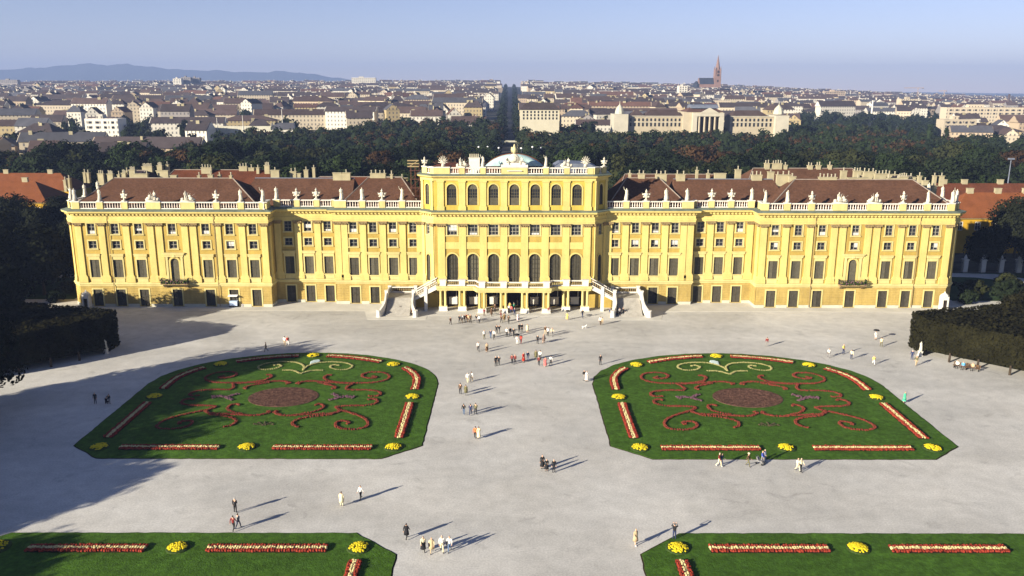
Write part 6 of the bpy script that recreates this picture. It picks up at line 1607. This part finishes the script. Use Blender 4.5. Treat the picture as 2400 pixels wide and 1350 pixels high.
def far_city():
    mb = MB(); rg = random.Random(8); nw = len(HW)
    for D, r, xc, yc, w in farh:
        z0 = hz(xc,yc); h = rg.uniform(11,20); d = rg.uniform(11,14); hr_ = rg.uniform(3.5,6); wi = rg.choices(range(5),(36,30,12,16,6))[0]; ri2 = rg.choices(range(4),(34,40,16,10))[0]
        i0 = len(mb.v)
        if w < 30 and rg.random() < .42: w, d, rot = d, min(w,30), 0.0; per = True
        else: per = False
        mb.box(-w/2,w/2,-d/2,d/2,-4,h,mi=wi)
        if rg.random() < .08: mb.box(-w/2,w/2,-d/2,d/2,h,h+.3,mi=wi)
        elif per: mb.prism_y([(-w*.54,h),(w*.54,h),(0,h+hr_)],-d/2+.3,d/2,mi=nw+ri2); mb.prism_y([(-w*.5,h),(w*.5,h),(0,h+hr_*.95)],-d/2-.05,-d/2+.2,mi=wi)
        else: mb.prism_x([(-d*.54,h),(d*.54,h),(0,h+hr_)],-w/2+.3,w/2-.3,mi=nw+ri2); mb.prism_x([(-d*.5,h),(d*.5,h),(0,h+hr_*.97)],-w/2-.05,-w/2+.3,mi=wi); mb.prism_x([(-d*.5,h),(d*.5,h),(0,h+hr_*.97)],w/2-.3,w/2+.05,mi=wi)
        for k in range(rg.choice((1,1,2))):
            cx_ = rg.uniform(-.45,.45)*w; mb.box(cx_-1.1,cx_+1.1,-.5,.5,h+hr_*.6,h+hr_+rg.uniform(.6,1.6),mi=1)
        mb.xform(Matrix.Translation((xc,yc,z0)) @ Matrix.Rotation(rg.gauss(0,.2),4,'Z'), i0)
    o = ob('distant_houses', mb.mesh('distant_houses', [m for n, m in HW]+[m for n, m in HR])); tag(o, 'far houses of the city merging towards the horizon', 'houses', kind='stuff')
far_city()
# street trees between the houses, one mass
def town_trees():
    mb = MB(); rg = random.Random(13)
    for i in range(620):
        D = 520+rg.random()**1.6*2300; px = rg.uniform(-.64,.64); x = px*D; y = D-168
        if blocked(x, y, D) and abs(x+1.0) < 9: continue
        if px > .33 and D > 1000 and rg.random() < .2: pass
        if rg.random() < .35 and D > 1000 and px < .3: continue
        R = rg.uniform(3.5,7); H = rg.uniform(8,15); z0 = hz(x,y); mi = rg.choice((0,0,1,2))
        mb.blob((x,y,z0+H*.5), R*.7, R*.7, H*.45, n=7, jit=.25, rg=rg)
        for k in range(8):
            a = rg.uniform(0,2*pi); u = rg.uniform(-.2,1); rr = R*sqrt(max(0,1-u*u))*.85; n0 = len(mb.f)
            leaf_quads(mb, Vector((x+rr*cos(a), y+rr*sin(a), z0+H*.55+u*H*.42)), 7, R*.38, .9, rg, .7)
            for q in range(n0,len(mb.f)): mb.m[q] = mi
    # trees lining the avenue
    for k in range(330):
        y = 430+k*6.5; sx_ = (-1,1)[k % 2]; x = -1.0+sx_*(5.5+.003*y); R = rg.uniform(4,5.5); H = rg.uniform(11,14); z0 = hz(x,y)
        mb.blob((x,y,z0+H*.5), R*.75, R*.75, H*.47, n=7, jit=.2, rg=rg)
        for q_ in range(6):
            a = rg.uniform(0,2*pi); u = rg.uniform(-.2,1); rr = R*sqrt(max(0,1-u*u))*.85; leaf_quads(mb, Vector((x+rr*cos(a), y+rr*sin(a), z0+H*.55+u*H*.42)), 7, R*.4, .8, rg, .7)
    # thicket on the right below the skyline
    for i in range(260):
        D = rg.uniform(720,1250); px = rg.uniform(.30,.62); x = px*D; y = D-168; R = rg.uniform(5,8); H = rg.uniform(10,15); z0 = hz(x,y)
        if px > .5 and D < 900: continue
        mb.blob((x,y,z0+H*.5), R*.75, R*.75, H*.45, n=7, jit=.25, rg=rg)
        for k in range(6):
            a = rg.uniform(0,2*pi); u = rg.uniform(-.1,1); rr = R*sqrt(max(0,1-u*u))*.85; leaf_quads(mb, Vector((x+rr*cos(a), y+rr*sin(a), z0+H*.55+u*H*.42)), 7, R*.4, 1.0, rg, .7)
    o = ob('town_trees', mb.mesh('town_trees', M_LF[:3])); tag(o, 'dark trees scattered between the city houses', 'trees', kind='stuff')
town_trees()
# the avenue running away on the axis
def avenue():
    mb = MB(); pts = []
    for k in range(40):
        y = 75+k*70; x = -1.0; w = 5.0; pts.append((x,y,w))
    for (x,y,w),(x2,y2,w2) in zip(pts,pts[1:]): mb.quad((x-w,y,hz(x,y)+.05),(x+w,y,hz(x,y)+.05),(x2+w2,y2,hz(x2,y2)+.05),(x2-w2,y2,hz(x2,y2)+.05))
    o = ob('road', mb.mesh('road', M_ROAD)); tag(o, kind='structure')
    e = empty('road_bridge', (-2.5,382,hz(-2,382))); b = MB(); b.box(-7,7,-1.2,1.2,6.2,6.7); b.box(-7,7,-1.3,-1.1,6.7,7.3); ob('bridge_deck', b.mesh('bridge_deck', M_PLINTH), e)
    for x in (-6.5,6.5): q = MB(); q.box(x-.5,x+.5,-1,1,-1,6.0); ob('bridge_pier', q.mesh('bridge_pier', M_WHITE), e)
    tag(e, 'small white footbridge across the avenue behind the trees', 'bridge')
avenue()

# ---- landmarks
def windows_row(parent, x0, x1, n, z, w, h, y=-.05, m=M_GLASS):
    mb = MB(); mb.box(-w/2,w/2,-.1,.1,0,h); me = mb.mesh('window', m)
    for i in range(n): ob('window', me, parent, (x0+(i+.5)*(x1-x0)/n, y, z))
def gable_roof_into(mb, x0, x1, y0, y1, z0, zr, hip=4.0):
    ry = (y0+y1)/2; A,B,C,D_ = (x0,y0,z0),(x1,y0,z0),(x1,y1,z0),(x0,y1,z0); R0,R1 = (x0+hip,ry,zr),(x1-hip,ry,zr)
    mb.quad(A,B,R1,R0); mb.quad(C,D_,R0,R1); mb.add([B,C,R1],[(0,1,2)]); mb.add([D_,A,R0],[(0,1,2)])
M_MUS = mat('museum_stone',(.38,.325,.23),.9,.1,.2); M_MUSL = mat('museum_light_stone',(.42,.385,.30),.9,.08,.2)
def museum():
    Y = 430; X = lambda px: atY(px,270,Y).x; Z = lambda py: atY(1640,py,Y).z; z0 = hz(125,Y); e = empty('museum', (0,Y,0))
    def blockm(nm, pa, pb, ya, yb, ptop, m=M_MUS): b = MB(); b.box(X(pa),X(pb),ya,yb,z0-2,Z(ptop)); return ob(nm, b.mesh(nm, m), e)
    w1 = blockm('wing_wall', 1471,1600, 0,16, 273); w2 = blockm('wing_wall', 1712,1815, 0,16, 273)
    pl = blockm('end_pavilion_wall', 1438,1471,-4,18,268,M_MUSL); pr = blockm('end_pavilion_wall', 1815,1846,-4,18,270,M_MUSL); cb = blockm('centre_wall',1600,1692,-3,22,262)
    for nm,pa,pb,pt,pz,m in (('roof',1478,1512,273,258,HR[0][1]),('roof',1512,1602,272,258,HR[0][1]),('roof',1715,1800,272,259,HR[0][1])):
        b = MB(); gable_roof_into(b, X(pa)-.5,X(pb)+.5,-.6,16.6,Z(pt),Z(pz),5); ob(nm, b.mesh(nm, m), e)
    b = MB(); gable_roof_into(b, X(1606),X(1694),-3.5,22.5,Z(262),Z(252),5); ob('roof', b.mesh('roof', HR[3][1]), e)
    b = MB(); b.prism_x([(3,Z(254)),(19,Z(254)),(17,Z(247)),(11,Z(245)),(5,Z(247))], X(1622),X(1686)); ob('glass_roof', b.mesh('glass_roof', M_ZINC), e)
    # portico
    b = MB(); b.box(X(1620),X(1692),-6.5,-3,Z(272),Z(264)); b.prism_y([(X(1638),Z(264)),(X(1680),Z(264)),(X(1659),Z(252.5))],-6.8,-3); ob('pediment', b.mesh('pediment', M_MUSL), e)
    for pa in (1620,1682): b = MB(); b.box(X(pa),X(pa+10),-6.4,-3,z0-2,Z(272)); ob('corner_tower', b.mesh('corner_tower', M_MUSL), e)
    for pa in (1636,1648,1660,1672): b = MB(); b.loft([(X(pa),-5.5,z0-1,.8,.8),(X(pa),-5.5,Z(272),.65,.65)],8); ob('column', b.mesh('column', M_MUS), e)
    b = MB(); b.box(X(1631),X(1681),-3.2,-3.05,z0,Z(274)); ob('portico_recess', b.mesh('portico_recess', M_DARK), e)
    for pa, pb in ((1444,1466),(1819,1844)):
        c = (X(pa)+X(pb))/2; r = (X(pb)-X(pa))/2; zt = Z(268)
        b = MB(); b.loft([(c,7,zt,r,r),(c,7,zt+1.4,r*.98,r*.98),(c,7,zt+4.0,r*.75,r*.75),(c,7,zt+5.6,r*.35,r*.35),(c,7,zt+6.6,.3,.3),(c,7,zt+9.0,.1,.1)],10); ob('dome', b.mesh('dome', M_PLINTH), e)
    for a, b_, n in ((1474,1598,13),(1715,1812,10)):
        for zp, hh in ((281,1.9),(292,2.6)): windows_row(e, X(a), X(b_), n, Z(zp)-hh/2, 1.25, hh, -.06)
    b = MB()
    for a, b_ in ((1471,1600),(1712,1815)): b.box(X(a),X(b_),-.5,-.02,Z(273)-.2,Z(271.5)); b.box(X(a),X(b_),-.3,-.02,Z(287)-.2,Z(287)+.2)
    ob('cornice', b.mesh('cornice', M_MUSL), e)
    tag(e, 'long pale museum with columned portico and corner domes beyond the park', 'museum')
museum()
def apartment():
    Y = 400; X = lambda px: atY(px,265,Y).x; Z = lambda py: atY(1265,py,Y).z; e = empty('apartment_block', (0,Y,0)); z0 = hz(20,Y)
    b = MB(); b.box(X(1219),X(1311),0,13,z0-2,Z(257)); ob('wall', b.mesh('wall', HW[1][1] and mat('white_plaster',(.46,.42,.31),.9,.06,.2)), e)
    b = MB(); gable_roof_into(b, X(1217),X(1313),-.6,13.6,Z(257),Z(240),5); ob('roof', b.mesh('roof', HR[1][1]), e)
    for zp in (262,269.5,277): windows_row(e, X(1223), X(1309), 10, Z(zp)-.8, .95, 1.4, -.06)
    for fx in (.2,.5,.8): c = MB(); xx = X(1217)+(X(1313)-X(1217))*fx; c.box(xx-1,xx+1,6,7,Z(244),Z(238)); ob('chimney', c.mesh('chimney', M_CHIM), e)
    tag(e, 'white apartment block with dark roof right of the avenue', 'building')
apartment()
def church():
    D = 1750; Y = D-168; X = lambda px: atY(px,180,Y).x; Z = lambda py: atY(1680,py,Y).z; e = empty('church', (X(1681),Y,0)); M = mat('church_brick',(.20,.125,.10),.9,.12,.1); R_ = mat('church_slate',(.03,.036,.05),.8,.1,.1); x0 = X(1681)
    w = X(1690)-X(1675); zb = Z(205)
    t = MB(); t.box(-w/2,w/2,-w/2,w/2,zb,Z(178)); t.box(-w*.42,w*.42,-w*.42,w*.42,Z(178),Z(163)); ob('tower', t.mesh('tower', M), e)
    for sx_ in (-1,1):
        for sy in (-1,1): p = MB(); p.loft([(sx_*w*.4,sy*w*.4,Z(178),w*.1,w*.1),(sx_*w*.4,sy*w*.4,Z(163),w*.1,w*.1),(sx_*w*.4,sy*w*.4,Z(155),.1,.1)],6); ob('pinnacle', p.mesh('pinnacle', M), e)
    s_ = MB(); s_.loft([(0,0,Z(163),w*.40,w*.40),(0,0,Z(150),w*.24,w*.24),(0,0,Z(129),.25,.25)],8,ph=pi/8); ob('spire', s_.mesh('spire', M), e)
    for zp in (176,168,190): b = MB(); b.box(-w*.12,w*.12,-w*.52,-w*.4,Z(zp)-2.2,Z(zp)+2.2); ob('belfry_window', b.mesh('belfry_window', M_DARK), e)
    n = MB(); n.box(X(1640)-x0,-w*.3,-4,14,zb,Z(196)); ob('nave_wall', n.mesh('nave_wall', M), e)
    n = MB(); n.prism_x([(-5,Z(197)),(15,Z(197)),(5,Z(182.5))], X(1640)-x0, -w*.3); ob('nave_roof', n.mesh('nave_roof', R_), e)
    n = MB(); n.prism_x([(-4.6,Z(197)),(14.6,Z(197)),(5,Z(183))], X(1638)-x0, X(1640)-x0); ob('gable', n.mesh('gable', M), e)
    c = MB(); c.loft([(X(1634)-x0,5,zb,8,8),(X(1634)-x0,5,Z(198),8,8),(X(1634)-x0,5,Z(190),1,1)],8); ob('chancel', c.mesh('chancel', R_), e)
    tag(e, 'church with tall pink spire and dark roof on the skyline', 'church')
church()
def tower_block(pxa, pxb, pyt, pyb, D, m, label, cat='building', extra=()):
    Y = D-168; a = atY(pxa,pyb,Y); b = atY(pxb,pyt,Y); e = empty('office_block', (a.x,Y,0)); w = b.x-a.x; zt = atY((pxa+pxb)/2,pyt,Y).z
    q = MB(); q.box(0,w,0,14,a.z-12,zt); ob('wall', q.mesh('wall', m), e)
    q = MB(); q.box(w*.3,w*.5,3,9,zt,zt+3); ob('roof_hut', q.mesh('roof_hut', m), e)
    n = max(3,int(w/5)); k = max(2,int((zt-a.z)/4))
    for j in range(min(k,5)): windows_row(e, 1, w-1, min(n,12), zt-3.6*(j+1), 2.0, 1.7, -.04)
    tag(e, label, cat)
tower_block(406,424,184,196,2100,HW[1][1],'pale slab block on the left skyline'); tower_block(425,446,181,196,2120,HW[2][1],'dark grey slab block on the left skyline, left one'); tower_block(447,467,182,196,2140,HW[2][1],'dark grey slab block on the left skyline, right one')
tower_block(824,880,182,193,2300,HW[1][1],'long white office building on the skyline left of centre'); tower_block(1590,1612,201,222,1500,HW[1][1],'square white block left of the church'); tower_block(1932,1982,214,226,1900,HW[3][1],'sandy flat roofed block on the right skyline'); tower_block(0,40,187,197,2300,HW[2][1],'dark wooded block at the left end of the skyline')
tower_block(2212,2290,280,292,760,HW[0][1],'cream building with brown roof among the right trees'); tower_block(2110,2158,232,248,1250,HW[0][1],'cream block on the right among trees'); tower_block(2218,2400,252,268,900,HW[0][1],'long cream building at the right edge of the city')
tower_block(200,275,278,302,620,HW[1][1],'white building among the left trees')
def crane(px, pyt, D, jl, label):
    Y = D-168; t = atY(px,pyt,Y); e = empty('tower_crane', (t.x,Y,0)); M = mat('crane_paint',(.45,.28,.12),.7,0); z0 = t.z-34
    def lattice(a, b, s, n):
        a = Vector(a); b = Vector(b); d = (b-a)/n; mb = MB(); t_ = Vector((0,1,0)); u_ = d.normalized().cross(t_)
        for cu in (-s,s): mb.tube(a+u_*cu, b+u_*cu, .22, .22, 4)
        for i in range(n): mb.tube(a+d*i+u_*(s if i%2 else -s), a+d*(i+1)+u_*(-s if i%2 else s), .15,.15,4)
        return mb
    ob('mast', lattice((0,0,z0),(0,0,t.z),.9,12).mesh('mast', M), e); ob('jib', lattice((-jl,0,t.z),(jl*.4,0,t.z),.7,16).mesh('jib', M), e)
    q = MB(); q.box(jl*.3,jl*.4,-1,1,t.z-2.4,t.z-.8); ob('counterweight', q.mesh('counterweight', M_ZINC), e); tag(e, label, 'crane')
crane(2152,206,2300,38,'tower crane on the right skyline, left one'); crane(2214,213,2300,16,'small tower crane on the right skyline, right one')
def stack(px, pyt, pyb, D, r, label, m=HR[0][1], name='factory_chimney'):
    Y = D-168; t = atY(px,pyt,Y); b = atY(px,pyb,Y); q = MB(); q.loft([(0,0,0,r*1.3,r*1.3),(0,0,t.z-b.z,r*.8,r*.8),(0,0,t.z-b.z+.5,r,r)],10); o = ob(name, q.mesh(name, m), None, (t.x,Y,b.z)); tag(o, label, 'chimney')
stack(2366,221,240,1700,2.2,'tall brick factory chimney near the right picture edge'); stack(2046,236,266,1000,.9,'white mast like chimney among trees on the right', M_WHITE)
for i,(px,pyt,pyb) in enumerate(((660,258,302),(508,278,310),(568,272,306))): stack(px,pyt,pyb,640,.25,'thin pale flag pole among the left park trees, %s from the left' % ('third','first','second')[i], M_WHITE, 'flag_pole')
def embankment():
    Y = 640-168; a = atY(480,299,Y); b = atY(690,297,Y); q = MB(); q.box(0,b.x-a.x,0,6,-6,0); q.box(0,b.x-a.x,0,.4,0,1.2); o = ob('railway_viaduct', q.mesh('railway_viaduct', M_PLINTH), None, (a.x,Y,a.z)); tag(o, 'pale railway viaduct parapet above the left park trees', 'viaduct')
embankment()
# ---- hills far on the left
def hills():
    mb = MB(); D = 8600; pr0 = [(-900,235),(-500,215),(-200,190),(0,175),(40,165),(110,161),(150,158),(200,154),(250,149),(300,152),(345,150),(400,157),(470,163),(540,164),(620,168),(690,165),(760,172),(830,183),(900,192),(1000,205),(1200,214)]
    prof = []
    for (xa,ya),(xb,yb) in zip(pr0,pr0[1:]):
        for k in range(4):
            t = k/4; x_ = xa+(xb-xa)*t; prof.append((x_, ya+(yb-ya)*t+4.0+1.1*sin(x_*.09)+.7*sin(x_*.23+1)+.4*sin(x_*.51)))
    prof.append(pr0[-1]); n = len(prof)
    for px, py in prof:
        x = (px-1193)/1960*D; z = 44.4+(205-py)/1960*D; mb.v += [(x,D-168+1500,-20),(x*1.02,D-168,z),(x*.94,D-168-900,-10)]
    for i in range(n-1):
        a = i*3; mb.f += [[a,a+3,a+4,a+1],[a+1,a+4,a+5,a+2]]; mb.m += [0,0]
    o = ob('hills', mb.mesh('hills', mat('wooded_hills',(.05,.056,.05),.95,.2,.002), True)); tag(o, kind='structure')
hills()
# ---- air
def haze():
    mb = MB(); mb.box(-11000,11000,-450,11200,-26,345); m = bpy.data.materials.new('haze_air'); m.use_nodes = True; N = m.node_tree.nodes; L = m.node_tree.links
    N.remove(N['Principled BSDF']); v = N.new('ShaderNodeVolumePrincipled'); v.inputs['Color'].default_value = (.31,.42,.72,1); v.inputs['Density'].default_value = HAZE_DENSITY; v.inputs['Anisotropy'].default_value = 0.0
    L.new(v.outputs[0], N['Material Output'].inputs['Volume']); o = ob('haze', mb.mesh('haze', m)); tag(o, 'thin blue haze over the distant city', 'haze', kind='stuff'); return o
HAZE_DENSITY = 1.5e-4
haze()
